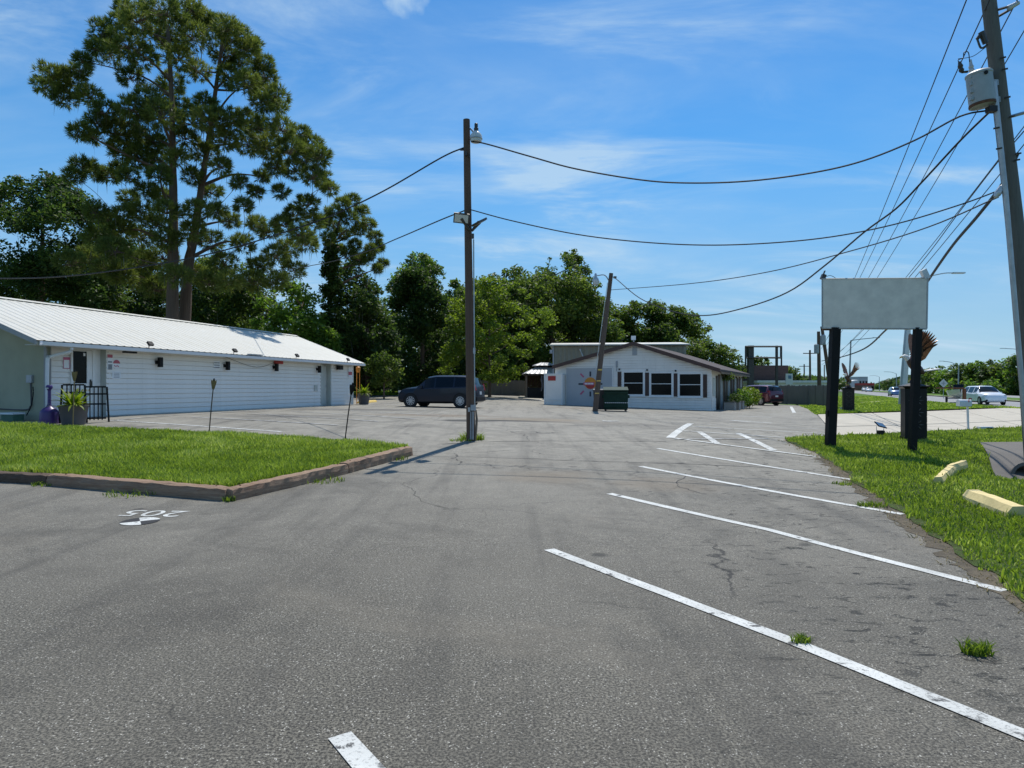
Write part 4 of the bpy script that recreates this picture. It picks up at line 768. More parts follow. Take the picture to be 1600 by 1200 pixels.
def dumpster():
    a, c = G(948, 643), G(980.5, 643); o = thing('dumpster', 'dark green steel dumpster with lid in front of the window', 'dumpster', (a + c) / 2 + Vector((0, .55, 0)), -.12); m = MB(); w, d = .58, .5; m.ext([(-w, -d, .08), (-w, d, .08), (-w, d, 1.18), (-w, -d, 1.02)], (2 * w, 0, 0)); m.build('body', 'dumpster_green', o)
    for z in (.25, .95): m = MB(); m.box((0, -d - .03, z), (2 * w, .06, .07)); m.build('rib', 'dumpster_green', o)
    for x in (-w * .98, 0, w * .98): m = MB(); m.box((x, -d - .02, .6), (.06, .05, .85)); m.build('rib', 'dumpster_green', o)
    m = MB(); m.ext([(-w - .04, -d - .08, 1.04), (-w - .04, d + .04, 1.2), (-w - .04, d + .04, 1.24), (-w - .04, -d - .08, 1.08)], (2 * w + .08, 0, 0)); m.build('lid', 'dumpster_green', o); m = MB()
    for k in range(12): m.box((-w + .06 + k * .1, -d - .066, .44), (.06, .004, .035))
    m.build('reflective_tape', 'paper', o); m = MB()
    for sx in (-1, 1):
        for sy in (-1, 1): m.lathe([(.06, -.03), (.06, .03)], (sx * .5, sy * .5, .06), 10, Matrix.Rotation(math.pi / 2, 3, 'Y'))
    m.build('caster', 'tyre', o)
    for s in (-1, 1): m = MB(); m.box((s * (w + .06), 0, .75), (.1, .7, .16)); m.build('fork_pocket', 'dumpster_green', o)
dumpster()
def pole_tube(m, pts, r0, r1, n=12): k = len(pts); m.tube(pts, [r0 + (r1 - r0) * i / (k - 1) for i in range(k)], n); return m
lb = G(929, 642.5); lt = U(955, 427, lb.y)
o = thing('leaning_pole', 'leaning wooden utility pole with lamp before the painted sun', 'pole', lb); t = lt - lb; pole_tube(m := MB(), [Vector((0, 0, -.3)), t * .33, t * .66, t], .14, .10); m.build('shaft', 'pole_brown', o, 50)
m = MB(); m.tube(spline([t * .93, t * .965 + Vector((-.3, -.1, .12)), t * .96 + Vector((-.72, -.2, .12))], 6), .025, 6); arm = m.build('lamp_arm', 'galvanised', o); m = MB(); c = t * .96 + Vector((-.76, -.2, .0)); m.lathe([(.12, -.32), (.16, -.12), (.14, -.02), (.07, .06), (.06, .2), (.03, .24)], c, 14); m.build('lamp', 'silver', o, 40); m = MB(); m.box(t * .985 + Vector((.2, 0, -.1)), (.14, .1, .1)); m.build('bracket', 'dark_bronze', o)
m = MB(); m.tube([t * .3 + Vector((-.2, -.1, 0)), t * .93 + Vector((-.14, -.1, 0))], .015, 5); m.build('ground_wire', 'lamp_lens', o); m = MB()
for f, w in ((.22, .05), (.30, .07), (.13, .05)): m.box(t * f + Vector((0, -.15, 0)), (.2, .02, w))
m.build('warning_strip', 'yellow_paint', o)
# plants and planters along the right side of the gabled building
def shrub(label, loc, r, h, n, mat, leaf=.16, name='shrub', cat='shrub', seed=1, group='plants beside the gabled building'):
    o = thing(name, label, cat, loc, 0, group); rr = np.random.default_rng(seed); d = rr.normal(size=(n, 3)); d /= np.linalg.norm(d, axis=1)[:, None]; P = d * rr.random((n, 1)) ** .45 * np.array([r, r, h / 2]) + np.array([0, 0, h / 2 + .1]); leafcards('foliage', P, leaf, mat, o, rr); m = MB(); m.tube([(0, 0, 0), (.02, 0, h * .5)], .03, 5); m.build('stem', 'bark', o); return o
def leafcards(name, P, size, mat, parent, rr, bright=None, asp=.5, upb=.45):
    n = len(P); nn = rr.normal(size=(n, 3)); nn[:, 2] = np.abs(nn[:, 2]) + upb; nn /= np.linalg.norm(nn, axis=1)[:, None]; a = rr.normal(size=(n, 3)); a -= (a * nn).sum(1)[:, None] * nn; a /= np.linalg.norm(a, axis=1)[:, None] + 1e-9; b = np.cross(nn, a); s = size * rr.uniform(.6, 1.3, n)[:, None]
    V = np.stack([P - a * s * .5, P + b * s * asp * .5 + nn * s * .06, P + a * s * .5, P - b * s * asp * .5 + nn * s * .06], 1).reshape(-1, 3); i = np.arange(n) * 4; Q = np.stack([i, i + 1, i + 2, i + 3], -1)
    r = np.clip(rr.normal(.45, .18, n) + (0 if bright is None else bright), 0, 1); return npmesh(name, V, Q, None, r, mat, parent)
SD = Vector((math.sin(PH), math.cos(PH), 0)); SO = -eL
def side(s, off): p = R2 + SD * s + SO * off; p.z = g(p.x, p.y); return p
for k, (s, off, lab) in enumerate(((2.4, .75, 'nearest grey block planter at the side of the gabled building'), (4.0, .85, 'second grey block planter along the side wall'), (5.6, .9, 'third grey block planter near the yellow bush'))):
    o = thing('planter', lab, 'planter', side(s, off), RZ2, 'block planters along the side wall'); m = MB(); m.box((0, 0, .25), (1.1, .6, .5)); m.build('box', 'grey_concrete', o); m = MB(); m.box((0, 0, .51), (1.16, .66, .05)); m.build('rim', 'pot_grey', o); m = MB(); m.box((0, 0, .545), (1.0, .5, .03)); m.build('soil', 'soil', o)
shrub('dark low shrub at the nearest block planter', side(2.6, 1.0) + Vector((0, 0, .35)), .5, .6, 350, 'dark_leaf', .14, seed=3); shrub('bright yellow green bush before the red car', side(8.2, 1.3), .85, 1.45, 900, 'vine_leaf', .2, seed=5); shrub('green bush between planters and the yellow bush', side(6.6, 1.0), .75, 1.3, 700, 'bright_leaf', .18, seed=6); shrub('hanging greenery under the side eave', side(4.2, .3) + Vector((0, 0, 1.7)), .5, .7, 350, 'oak_leaf', .15, seed=8); shrub('dark shrub farther along the side wall', side(10.5, .9), .8, 1.5, 600, 'oak_leaf', .2, seed=9)
# ------------------------------------------------------------------ central light pole
cb_ = G(736, 688.5); ct = U(729, 187, cb_.y)
def central_pole():
    o = thing('light_pole', 'tall dark wooden light pole with two floodlights at lot centre', 'pole', cb_); t = ct - cb_
    pole_tube(m := MB(), [Vector((0, 0, -.2))] + [t * (k / 8) for k in range(1, 9)], .105, .078, 14); m.build('shaft', 'pole_wood', o, 60)
    def L(px, py, dy=0): v = U(px, py, cb_.y + dy) - cb_; return v
    # round yard light with photocell
    m = MB(); m.tube(spline([L(732, 199), L(737, 203, -.05), L(742, 209, -.1)], 4), .022, 6); m.build('lamp_arm', 'galvanised', o)
    c = L(744, 213, -.1); m = MB(); m.lathe([(.125, -.13), (.14, -.06), (.135, .02), (.09, .08), (.05, .12)], c, 16); lm = m.build('yard_lamp', 'lamp_lens', o, 40); m = MB(); m.lathe([(.145, -.075), (.15, -.06), (.145, -.045)], c, 16); m.build('rim', 'steel', lm); m = MB(); m.lathe([(.05, .12), (.055, .18), (.04, .2), (.04, .29), (.03, .3)], c, 12); m.build('photocell', 'dark_bronze', lm)
    # two LED floodlights
    def flood(base, face, rot):
        m = MB(); m.box((0, 0, 0), (.36, .23, .05)); f = m; vs = [rot @ Vector(v) + face for v in f.v]; q = MB(); q.add(vs, f.f); fo = q.build('floodlight', 'dark_bronze', o); q = MB(); q.add([rot @ Vector(v) + face for v in MB().box((0, .0, -.029), (.31, .18, .006)).v], MB().box((0, 0, 0), (1, 1, 1)).f); q.build('lens', 'lamp_lens', fo)
        q = MB(); q.tube([base, base.lerp(face, .6), face], [.03, .04, .05], 8); q.build('bracket', 'dark_bronze', fo)
    flood(L(734, 360, -.1), L(721, 341, -.22), Matrix.Rotation(math.radians(-62), 3, 'X') @ Matrix.Rotation(.12, 3, 'Z')); flood(L(737, 361, -.1), L(749, 347, -.1), Matrix.Rotation(math.radians(-28), 3, 'Y') @ Matrix.Rotation(.2, 3, 'X') @ Matrix.Rotation(.9, 3, 'Z'))
    m = MB(); m.box(L(739, 369, -.12), (.05, .06, .11)); m.build('sensor', 'dark_bronze', o)
    m = MB(); m.tube([L(740.0, 374, -.03), L(740.6, 500, -.03), L(741.5, 634, -.03)], .016, 8); m.build('conduit', 'steel', o); m = MB(); m.box(L(741, 548, -.03), (.05, .05, .14)); m.build('conduit_coupling', 'steel', o)
    m = MB(); m.box(L(739.5, 637, -.13), (.12, .08, .13)); m.build('junction_box', 'galvanised', o); m = MB(); m.box(L(733, 640, -.13), (.05, .05, .1)); m.build('junction_box', 'steel', o)
    for px in (735.5, 738, 740): m = MB(); m.tube([L(px, 643, -.12), L(px - .5, 687, -.12)], .013, 6); m.build('conduit', 'galvanised', o)
    m = MB(); m.tube([L(743.5, 640, -.05), L(745, 655, -.03), L(744, 672, -.05), L(742.5, 690, -.05)], [.02, .03, .03, .02], 6); m.build('broken_board', 'pole_pale', o)
    m = MB(); m.box(L(723, 234), (.12, .05, .03)); m.box(L(728, 240, -.1), (.05, .06, .1)); m.box(L(734, 243, -.1), (.03, .05, .1)); m.build('wire_clamp', 'dark_bronze', o)
central_pole()
# ------------------------------------------------------------------ blank roadside sign on two posts
pA, pB = G(1297, 697), G(1425, 705.5)
def sign():
    o = thing('sign_board', 'blank pale grey sign board on two black posts', 'sign', (pA + pB) / 2); O = (pA + pB) / 2
    YA, YB = pA.y, pB.y
    def W(px, py, f): return U(px, py, YA + (YB - YA) * f) - O
    for nm, (bx, by, tx, f) in (('post', (1297, 697, 1305, 0)), ('post', (1425, 705.5, 1434, 1))):
        m = MB(); a = W(bx, by + 3, f); c = W(tx, 512, f); wd = .095 if f == 0 else .07; d = c - a
        rot = d.to_track_quat('Z', 'Y').to_matrix(); m.box((a + c) / 2, (wd * 2, wd * 2, d.length), rot); m.build(nm, 'black_metal', o)
    fa = -.12; fb = 1.16; a0, a1, b1, b0 = W(1284.5, 513, fa), W(1284.5, 435.5, fa), W(1450, 434.5, fb), W(1448.5, 513.5, fb); n = (b0 - a0).cross(a1 - a0).normalized(); dep = -n * .34 if n.y < 0 else n * .34
    m = MB(); m.ext([a0, b0, b1, a1], dep); cab = m.build('cabinet', 'sign_side', o)
    def inset(p, k=.02): c = (a0 + b1) / 2; return p + (c - p) * k
    off = -dep.normalized() * .006; m = MB(); m.ext([inset(p) + off for p in (a0, b0, b1, a1)], dep.normalized() * .004); m.build('face', 'sign_face', o)
    e = .025
    for p, q in ((a0, b0), (a1, b1), (a0, a1), (b0, b1)): m = MB(); m.tube([p - dep.normalized() * .005, q - dep.normalized() * .005], .014, 4); m.build('frame_edge', 'sign_side', cab)
    m = MB(); c = a0.lerp(b0, .04) + dep * .5; m.box(c + Vector((0, 0, -.02)), (.2, .1, .03)); m.build('bottom_bracket', 'rust', o)
    # lamps on the top corners
    m = MB(); c = b1 + Vector((-.02, .05, .02)); m.box(c + Vector((-.02, 0, .07)), (.12, .1, .22), Matrix.Rotation(-.45, 3, 'Y')); fl = m.build('floodlight', 'silver', o); m = MB(); m.tube([c + Vector((.02, 0, -.15)), c + Vector((.03, 0, -.03))], .02, 6); m.build('bracket', 'dark_bronze', fl)
    m = MB(); c = a1 + Vector((.05, .05, .0)); m.box(c + Vector((0, 0, .05)), (.09, .1, .12), Matrix.Rotation(.4, 3, 'Y')); m.box(c + Vector((.02, 0, .15)), (.02, .05, .1), Matrix.Rotation(.4, 3, 'Y')); m.build('floodlight', 'dark_bronze', o)
    m = MB(); m.tube(spline([a1 + Vector((.1, .05, .05)), a1 + Vector((.25, .1, .09)), a1 + Vector((.42, .1, .0))], 5), .007, 5); m.build('cable', 'wire_black', o)
    m = MB(); a = W(1293.5, 646, 0); m.box(a, (.07, .1, .14)); m.build('switch_box', 'black_metal', o)
sign()
# ------------------------------------------------------------------ black pillars with eagle statues
def pillar(label, loc, h, w, rz):
    o = thing('pillar', label, 'pillar', loc, rz, 'black pillars at the driveway'); m = MB(); m.box((0, 0, h * .48), (w, w, h * .96)); m.build('shaft', 'pillar_black', o); m = MB(); m.box((0, 0, h * .04), (w * 1.05, w * 1.05, h * .08)); m.build('plinth', 'pillar_black', o)
    nb = 7
    for k in range(nb): m = MB(); m.box((w / 2 + .004, 0, h * (.1 + .82 * (k + .5) / nb)), (.012, w * .96, h * .82 / nb - .015)); m.build('side_block', 'pillar_side', o)
    m = MB(); P = [(-w * .5, h * .93), (-w * .56, h * .96), (-w * .6, h)]; z = [(w * .5, h * .95), (w * .62, h * .985), (w * .62, h * 1.0), (w * .1, h * 1.06)]; vs = []
    for r, zz in z: vs += [(-r, -r, zz), (r, -r, zz), (r, r, zz), (-r, r, zz)]
    m.add(vs, [(4 * i + j, 4 * i + (j + 1) % 4, 4 * i + 4 + (j + 1) % 4, 4 * i + 4 + j) for i in range(3) for j in range(4)] + [(12, 13, 14, 15)]); m.build('cap', 'pillar_black', o)
    for cz in (.30, .52, .74):     # raised flower ornaments on the front
        for k in range(8):
            a = k * math.pi / 4; c = Vector((.0 + math.cos(a) * w * .25, -w / 2 - .006, h * cz + math.sin(a) * w * .22)); m = MB(); m.lathe([(.004, -.05), (.018, 0), (.004, .05)], c, 6, Matrix.Rotation(-a + math.pi / 2, 3, 'Y')); m.build('ornament', 'pillar_side', o)
    return o
def eagle(label, loc, s, rz):
    o = thing('eagle_statue', label, 'statue', loc, rz, 'eagle statues on the pillars'); X = Vector
    # faces -x; body rises from the perch
    m = MB(); m.tube(spline([X((.22, 0, .18)), X((.10, 0, .26)), X((-.04, 0, .38)), X((-.14, 0, .50)), X((-.19, 0, .56))], 4), [.03, .05, .075, .09, .105, .115, .115, .115, .11, .105, .10, .09, .08, .07, .065, .062, .06], 12); m.build('body', 'bronze_dark', o, 60)
    m = MB(); m.tube([X((-.17, 0, .53)), X((-.22, 0, .61)), X((-.27, 0, .635)), X((-.32, 0, .62))], [.062, .066, .052, .03], 10); hd = m.build('head', 'white_feather', o, 60); m = MB(); m.tube([X((-.31, 0, .625)), X((-.37, 0, .605)), X((-.385, 0, .57))], [.026, .018, .004], 8); m.build('beak', 'beak', hd, 60)
    def feather(m, a, d, L, w, n):
        d = d.normalized(); sd = d.cross(n).normalized(); P = [a - sd * w * .5, a + d * L * .5 - sd * w * .62, a + d * L * .85 - sd * w * .4, a + d * L, a + d * L * .85 + sd * w * .4, a + d * L * .5 + sd * w * .62, a + sd * w * .5]; m.ext(P, n * .012)
    for sy in (-1, 1):
        wg = MB(); sh = X((-.08, sy * .08, .46)); el = X((.05, sy * .26, .68)); wr = X((.02, sy * .34, .86)); wg.tube([sh, el, wr], [.07, .055, .04], 8); w = wg.build('wing', 'bronze_dark', o, 60); n = X((-.5, -sy * .8, .2)).normalized()
        for k in range(9):           # long primaries fan upward
            a = k / 8; st = el.lerp(wr, .3 + .7 * a); d = X((.75 - .66 * a, sy * (.34 + .12 * a), .45 + .75 * a)); q = MB(); feather(q, st + n * .006 * k, d, .42 + .08 * math.sin(a * 3), .072, n); q.build('feather', 'bronze_dark' if k % 3 == 0 else 'copper', w)
        for k in range(8):
            a = k / 7; st = sh.lerp(el, a); d = X((.8, sy * .25, .40 + .35 * a)); q = MB(); feather(q, st - n * (.01 + .005 * k), d, .32, .08, n); q.build('feather', 'copper', w)
        for k in range(7):
            a = k / 6; st = sh.lerp(wr, a); d = X((.8 - .5 * a, sy * .3, .1 + .7 * a)); q = MB(); feather(q, st + n * .035, d, .17, .06, n); q.build('covert', 'copper', w)
        q = MB(); q.tube([X((.02, sy * .06, .30)), X((.0, sy * .07, .18)), X((-.02, sy * .07, .04))], [.05, .04, .02], 8); lg = q.build('leg', 'bronze_dark', o, 60); q = MB()
        for k in (-1, 0, 1): q.tube([X((-.02, sy * .07, .04)), X((-.09, sy * .07 + k * .03, .03)), X((-.11, sy * .07 + k * .035, .0))], [.014, .012, .004], 6)
        q.build('talon', 'beak', lg)
    tl = MB(); n = X((.2, 0, 1)).normalized()
    for k in range(7): a = (k - 3) / 3; feather(tl, X((.17, a * .02, .22 + .004 * k)), X((1, a * .42, .16)), .47 - .04 * abs(a), .062, n)
    tl.build('tail', 'white_feather', o); m = MB(); m.lathe([(.14, -.06), (.13, 0), (.09, .03)], (0, 0, 0), 12); m.build('perch', 'bronze_dark', o); o.scale = (s, s, s); return o
pb = G(1438, 690); ph = (690 - 603) / F * pb.y; pillar('nearer black ornamented pillar behind the right sign post', pb + Vector((0, .3, 0)), ph, .5, math.radians(-18)); eagle('nearer copper winged eagle statue with white tail on its pillar', pb + Vector((0.05, .3, ph * 1.06 + .06)), 1.0, math.radians(-10))
pc = G(1329, 643); ph2 = (643 - 606) / F * pc.y; pillar('farther black pillar on the grass across the driveway', pc + Vector((0, .3, 0)), ph2, .62, math.radians(-18)); eagle('farther eagle statue with raised wings across the driveway', pc + Vector((0, .3, ph2 * 1.06 + .06)), 1.15, math.radians(22))
o = thing('small_crate', 'small grey block beside the farther black pillar', 'block', G(1318, 640.5)); m = MB(); m.box((0, 0, .12), (.4, .3, .12)); m.build('top', 'grey_panel', o); m = MB(); m.box((0, 0, .03), (.3, .22, .06)); m.build('base', 'black_plastic', o)
def solar(label, loc, rz):
    o = thing('solar_spotlight', label, 'spotlight', loc, rz); m = MB(); m.box((0, 0, .08), (.15, .16, .13)); m.build('lamp', 'black_plastic', o); m = MB()
    for x in (-.12, .12): m.tube([(x * .5, .02, .1), (x, .02, .17), (x, .02, .26)], .009, 5)
    m.build('bracket', 'steel', o); R_ = Matrix.Rotation(math.radians(35), 3, 'X') @ Matrix.Rotation(.25, 3, 'Y'); m = MB(); m.box((0, 0, .30), (.32, .22, .022), R_); p = m.build('panel_frame', 'black_plastic', o); m = MB(); m.box((0, -.008, .313), (.28, .18, .004), R_); m.build('panel', 'solar', p); m = MB(); m.tube([(0, 0, -.1), (0, 0, .04)], .012, 5); m.build('stake', 'black_plastic', o)
solar('small solar spotlight on the grass between the sign posts', G(1376, 680.5), .2)
def mailbox():
    p = G(1513, 672.5); o = thing('mailbox', 'white mailbox on a thin post by the driveway', 'mailbox', p, 0); h = (672 - 634) / F * p.y; m = MB(); m.tube([(0, 0, -.1), (-.03, 0, h)], .035, 8); m.build('post', 'white_metal', o); r = .095; x0, x1 = -.34, .06; z0 = h
    m = MB(); P = [(x0, -r, z0), (x0, r, z0)] + [(x0, r * math.cos(t), z0 + .13 + r * math.sin(t)) for t in [math.pi * k / 10 for k in range(11)]]; m.ext(P, (x1 - x0, 0, 0)); m.build('box', 'white_metal', o); m = MB(); P2 = [(x0 - .012, y * 1.04, z) for (_, y, z) in P]; m.ext(P2, (.011, 0, 0)); m.build('door', 'white_metal', o); m = MB(); m.box((-.1, 0, z0 - .01), (.3, .1, .02)); m.build('bracket', 'silver', o); m = MB(); m.box((-.05, -r - .01, z0 + .2), (.02, .01, .14)); m.box((-.0, -r - .01, z0 + .25), (.09, .01, .045)); m.build('flag', 'red_sign', o)
mailbox()
o = thing('meter_lid', 'low white box with dark opening at the driveway edge', 'box', G(1539, 672), .1); m = MB(); m.ext([(-.24, -.1, 0), (-.24, .14, 0), (-.2, .12, .12), (-.2, -.06, .12)], (.46, 0, 0)); m.build('body', 'far_white', o); m = MB(); m.box((.1, -.088, .05), (.2, .03, .07)); m.build('opening', 'black_plastic', o)
def culvert():
    a = G(1533, 695); o = thing('culvert', 'sloping concrete culvert end with round dark pipe at right edge', 'culvert', a)
    ap = sheet('apron', HOLE, .05, 'culvert_concrete', .3, o, zverge); ap.location = -a; n = Vector((0, -.4, .9))
    c = G(1606, 724) - a + Vector((0, 0, -.34)); R_ = n.to_track_quat('Z', 'Y').to_matrix(); R2_ = Vector((-.25, -.9, .36)).normalized().to_track_quat('Z', 'Y').to_matrix()
    m = MB(); k = 24; vs = []
    for r, z in ((.34, -.4), (.34, .14), (.28, .14), (.28, -.38)): vs += [R2_ @ Vector((r * math.cos(6.2832 * j / k), r * math.sin(6.2832 * j / k), z)) + c for j in range(k)]
    m.add(vs, [(i * k + j, i * k + (j + 1) % k, (i + 1) * k + (j + 1) % k, (i + 1) * k + j) for i in range(3) for j in range(k)]); m.build('pipe_rim', 'culvert_concrete', o, 40); m = MB(); m.lathe([(.278, -.30), (.278, -.28)], c, 24, R2_); m.build('pipe_bore', 'black_metal', o)
culvert()
# ------------------------------------------------------------------ power pole at the right
YP = 12.2; pbase = at(1622, YP); ptop = U(1524, -210, YP)
def power_pole():
    o = thing('power_pole', 'thick leaning grey power pole with transformer at right edge', 'pole', pbase); L = lambda px, py, dy=0: U(px, py, YP + dy) - pbase
    pole_tube(m := MB(), [Vector((0, 0, -.4)), L(1602, 500), L(1580, 300), L(1545, 0), ptop - pbase], .175, .095, 16); m.build('shaft', 'galvanised_wood', o, 60)
    m = MB(); m.tube([L(1553, 128, -.15), L(1571, 300, -.16), L(1593, 560, -.18), L(1607, 720, -.19)], .045, 10); m.build('riser_conduit', 'steel', o, 60)
    c = L(1532, 139, -.05); m = MB(); ax = (L(1548, 0) - L(1582, 300)).normalized(); R_ = ax.to_track_quat('Z', 'Y').to_matrix(); m.lathe([(.155, -.325), (.195, -.31), (.205, -.2), (.205, .23), (.215, .24), (.215, .27), (.18, .30), (.05, .32)], c, 22, R_); tr = m.build('transformer', 'transformer_grey', o, 35)
    m = MB(); m.lathe([(.207, -.31), (.211, -.28), (.207, -.26)], c, 22, R_); m.build('rusty_rim', 'rust', tr); m = MB(); m.lathe([(.03, 0), (.035, .02), (.0, .022)], c + Vector((-.05, -.205, .2)), 10, Matrix.Rotation(math.pi / 2, 3, 'X')); m.build('gauge', 'black_metal', tr)
    for k in range(4): m = MB(); m.box(c + Vector((-.20, -.06, -.2 + k * .13)), (.05, .05, .05)); m.build('lug', 'transformer_grey', tr)
    m = MB(); bp = c + R_ @ Vector((-.1, -.05, .32)); m.lathe([(.05, 0), (.035, .04), (.05, .07), (.035, .10), (.045, .13), (.03, .16), (.02, .26)], bp, 10, R_); m.build('bushing', 'silver', tr)
    m = MB(); bp2 = L(1501, 105, -.1); m.lathe([(.03, -.09), (.045, -.05), (.03, -.02), (.045, .02), (.03, .06), (.02, .1)], bp2, 10, Matrix.Rotation(-.25, 3, 'Y')); m.tube([bp2 + Vector((.02, 0, -.09)), L(1512, 112, -.1)], .02, 6); m.build('arrester', 'dark_bronze', tr)
    m = MB(); m.tube(spline([L(1515, 97, -.1), L(1513, 82, -.1), L(1506, 82, -.1), L(1505, 90, -.1), L(1497, 94, -.1), L(1501, 100, -.1)], 5), .008, 5); m.tube(spline([L(1497, 92, -.1), L(1520, 88, -.1), L(1540, 74, -.1)], 5), .006, 5); m.build('jumper', 'wire_black', tr)
    m = MB(); m.box(c + Vector((.27, .0, .1)), (.16, .1, .1)); m.box(c + Vector((.29, 0, -.2)), (.16, .1, .1)); m.build('mount', 'galvanised', tr)
    m = MB(); m.tube([L(1533, 50, -.15), L(1540, 68, -.15)], [.05, .045], 8); m.tube([L(1527, 61, -.15), L(1533, 52, -.15)], .03, 6); m.tube(spline([L(1527, 61, -.15), L(1533, 75, -.15), L(1543, 70, -.15)], 4), .018, 5); m.build('cutout', 'dark_bronze', o)
    for (a, b_) in (((1550, 18), (1577, 10)), ((1556, 28), (1580, 14))): m = MB(); m.tube([L(*a), L(*b_, -.2)], .022, 6); m.build('insulator_arm', 'dark_bronze', o)
    m = MB(); m.tube([L(1575, 13, -.2), L(1592, 4, -.25)], [.05, .035], 8); m.build('insulator', 'silver', o)
    for (px, py) in ((1566, 90), (1569, 108), (1573, 152), (1580, 182), (1556, 200), (1560, 232), (1590, 240), (1588, 250)): m = MB(); m.tube([L(px - 4, py + 1, -.15), L(px + 6, py - 1, -.2)], .016, 6); m.build('bolt', 'dark_bronze', o)
    m = MB(); m.tube([L(1580, 182), L(1640, 165)], .03, 6); m.build('arm', 'steel', o)
    m = MB(); m.lathe([(.03, -.14), (.06, -.07), (.055, .07), (.02, .14)], L(1562, 298, -.1), 9, Matrix.Rotation(.6, 3, 'Y')); m.build('cable_coil', 'silver', o)
    m = MB(); m.box(L(1549, 171, -.15), (.14, .12, .1)); m.build('service_clamp', 'wire_black', o)
mk_wood('galvanised_wood', (.115, .105, .09), (.18, .168, .145), (.055, .048, .04), 'z'); power_pole()
# ------------------------------------------------------------------ wires
def wire(label, pts, r, name='wire'):
    P = spline([U(*p) for p in pts], 6); o = P[0].copy(); m = MB(); m.tube([p - o for p in P], r, 5); w = m.build(name, 'wire_black', None, 60); w.location = o; return tag(w, label, 'wire', 'overhead wires')
Yc = cb_.y - .05
def dl(pts, y0, y1): n = len(pts); xs = [abs(p[0] - pts[0][0]) for p in pts]; T = xs[-1]; return [(p[0], p[1], 1 / ((1 / y0) + (1 / y1 - 1 / y0) * x / T)) for p, x in zip(pts, xs)]
wire('thick upper cable sagging from central pole to power pole', dl([(736, 221), (760, 225), (830, 245), (900, 264), (1000, 281), (1075, 286), (1170, 283), (1270, 270), (1350, 251), (1430, 219), (1500, 182), (1548, 172)], Yc - .1, YP), .017)
wire('second thinner cable below it from central pole to power pole', dl([(733, 327), (800, 345), (900, 366), (1000, 378), (1100, 383), (1200, 380), (1300, 370), (1400, 350), (1500, 320), (1560, 298)], Yc, YP), .013)
wire('heavy drooping cable from leaning pole up to transformer', dl([(955, 432), (963, 436), (1000, 466), (1050, 486), (1100, 493), (1160, 482), (1230, 457), (1290, 414), (1350, 363), (1400, 326), (1440, 285), (1500, 220), (1548, 173)], lb.y, YP), .020)
wire('thin straight service wire from leaning pole to power pole', dl([(955, 453), (1080, 443), (1200, 425), (1330, 392), (1450, 355), (1560, 308)], lb.y, YP), .014)
wire('cable from central pole down to the left over the white roof', dl([(729, 229), (690, 246), (600, 298), (520, 336), (450, 361), (350, 391), (250, 412), (120, 430), (10, 435), (-150, 432)], Yc, 21), .018)
wire('lower thin wire from central pole towards the wood', dl([(731, 327), (690, 343), (620, 373), (560, 397), (480, 416), (380, 430)], Yc, 46), .016)
for k, (lab, a, b_) in enumerate((('leftmost overhead power line climbing out of the frame', (1518, -20, 11.2), (1283, 545, 66)), ('second overhead power line left of the transformer', (1560, -30, 11.4), (1285, 540, 66)), ('third overhead power line passing behind the transformer', (1600, -20, 11.6), (1287, 545, 66)), ('fourth overhead power line right of the pole top', (1640, -20, 11.9), (1290, 550, 66)), ('upper communications line meeting the pole at mid height', (1620, 172, 12.6), (1293, 566, 66)), ('middle communications line meeting the pole at mid height', (1625, 195, 12.6), (1294, 574, 66)))):
    A_, B_ = U(*a), U(*b_); P = [A_.lerp(B_, f) + Vector((0, 0, -.5 * 4 * f * (1 - f))) for f in [i / 14 for i in range(15)]]; m = MB(); m.tube([p - A_ for p in P], .011, 5); w = m.build('power_line', 'wire_black', None); w.location = A_; tag(w, lab, 'wire', 'overhead power lines')
wire('thick bundled telephone cable dropping behind the sign', dl([(1590, 240), (1568, 285), (1530, 335), (1490, 382), (1456, 430), (1420, 484), (1385, 515), (1350, 545), (1310, 559), (1284, 564)], YP, 64), .035)
wire('steep thin line from the pole side to the far poles', dl([(1600, 205), (1560, 252), (1500, 330), (1420, 434), (1330, 534), (1284, 570)], YP + .3, 66), .012)
# ------------------------------------------------------------------ far poles and street lights
def far_pole(label, px, py0, py1, Y, r, lean=0, can=None, mat='pole_wood', arm=False):
    b = at(px, Y); t = U(px + lean, py1, Y) - b; o = thing('utility_pole', label, 'pole', b, 0, 'distant utility poles'); pole_tube(m := MB(), [Vector((0, 0, -.2)), t * .5, t], r, r * .75, 8); m.build('shaft', mat, o)
    if can: 
        for cp in can: m = MB(); c = U(*cp, Y) - b; m.lathe([(.22, -.5), (.25, -.4), (.25, .4), (.15, .5)], c, 12); m.build('transformer', 'transformer_grey', o)
    if arm: m = MB(); m.box(t * .93, (2.2, .12, .14)); m.build('crossarm', mat, o)
    return o
far_pole('dark straight far pole with two small transformers', 1280.5, 606, 518, 70, .22, -1.5, [(1276, 545)]); far_pole('far pole leaning left beside the sign post', 1301, 606, 510, 66, .2, -17, [(1286, 531)]); far_pole('slimmer far pole with cross arm above the white roof', 1266, 606, 547, 110, .2, -.5, None, 'pole_wood', True); far_pole('smallest far pole left of the others', 1257, 606, 569, 150, .18, -.5, None, 'pole_wood', True); far_pole('pale thin far pole just left of sign post', 1288, 606, 570, 160, .16)
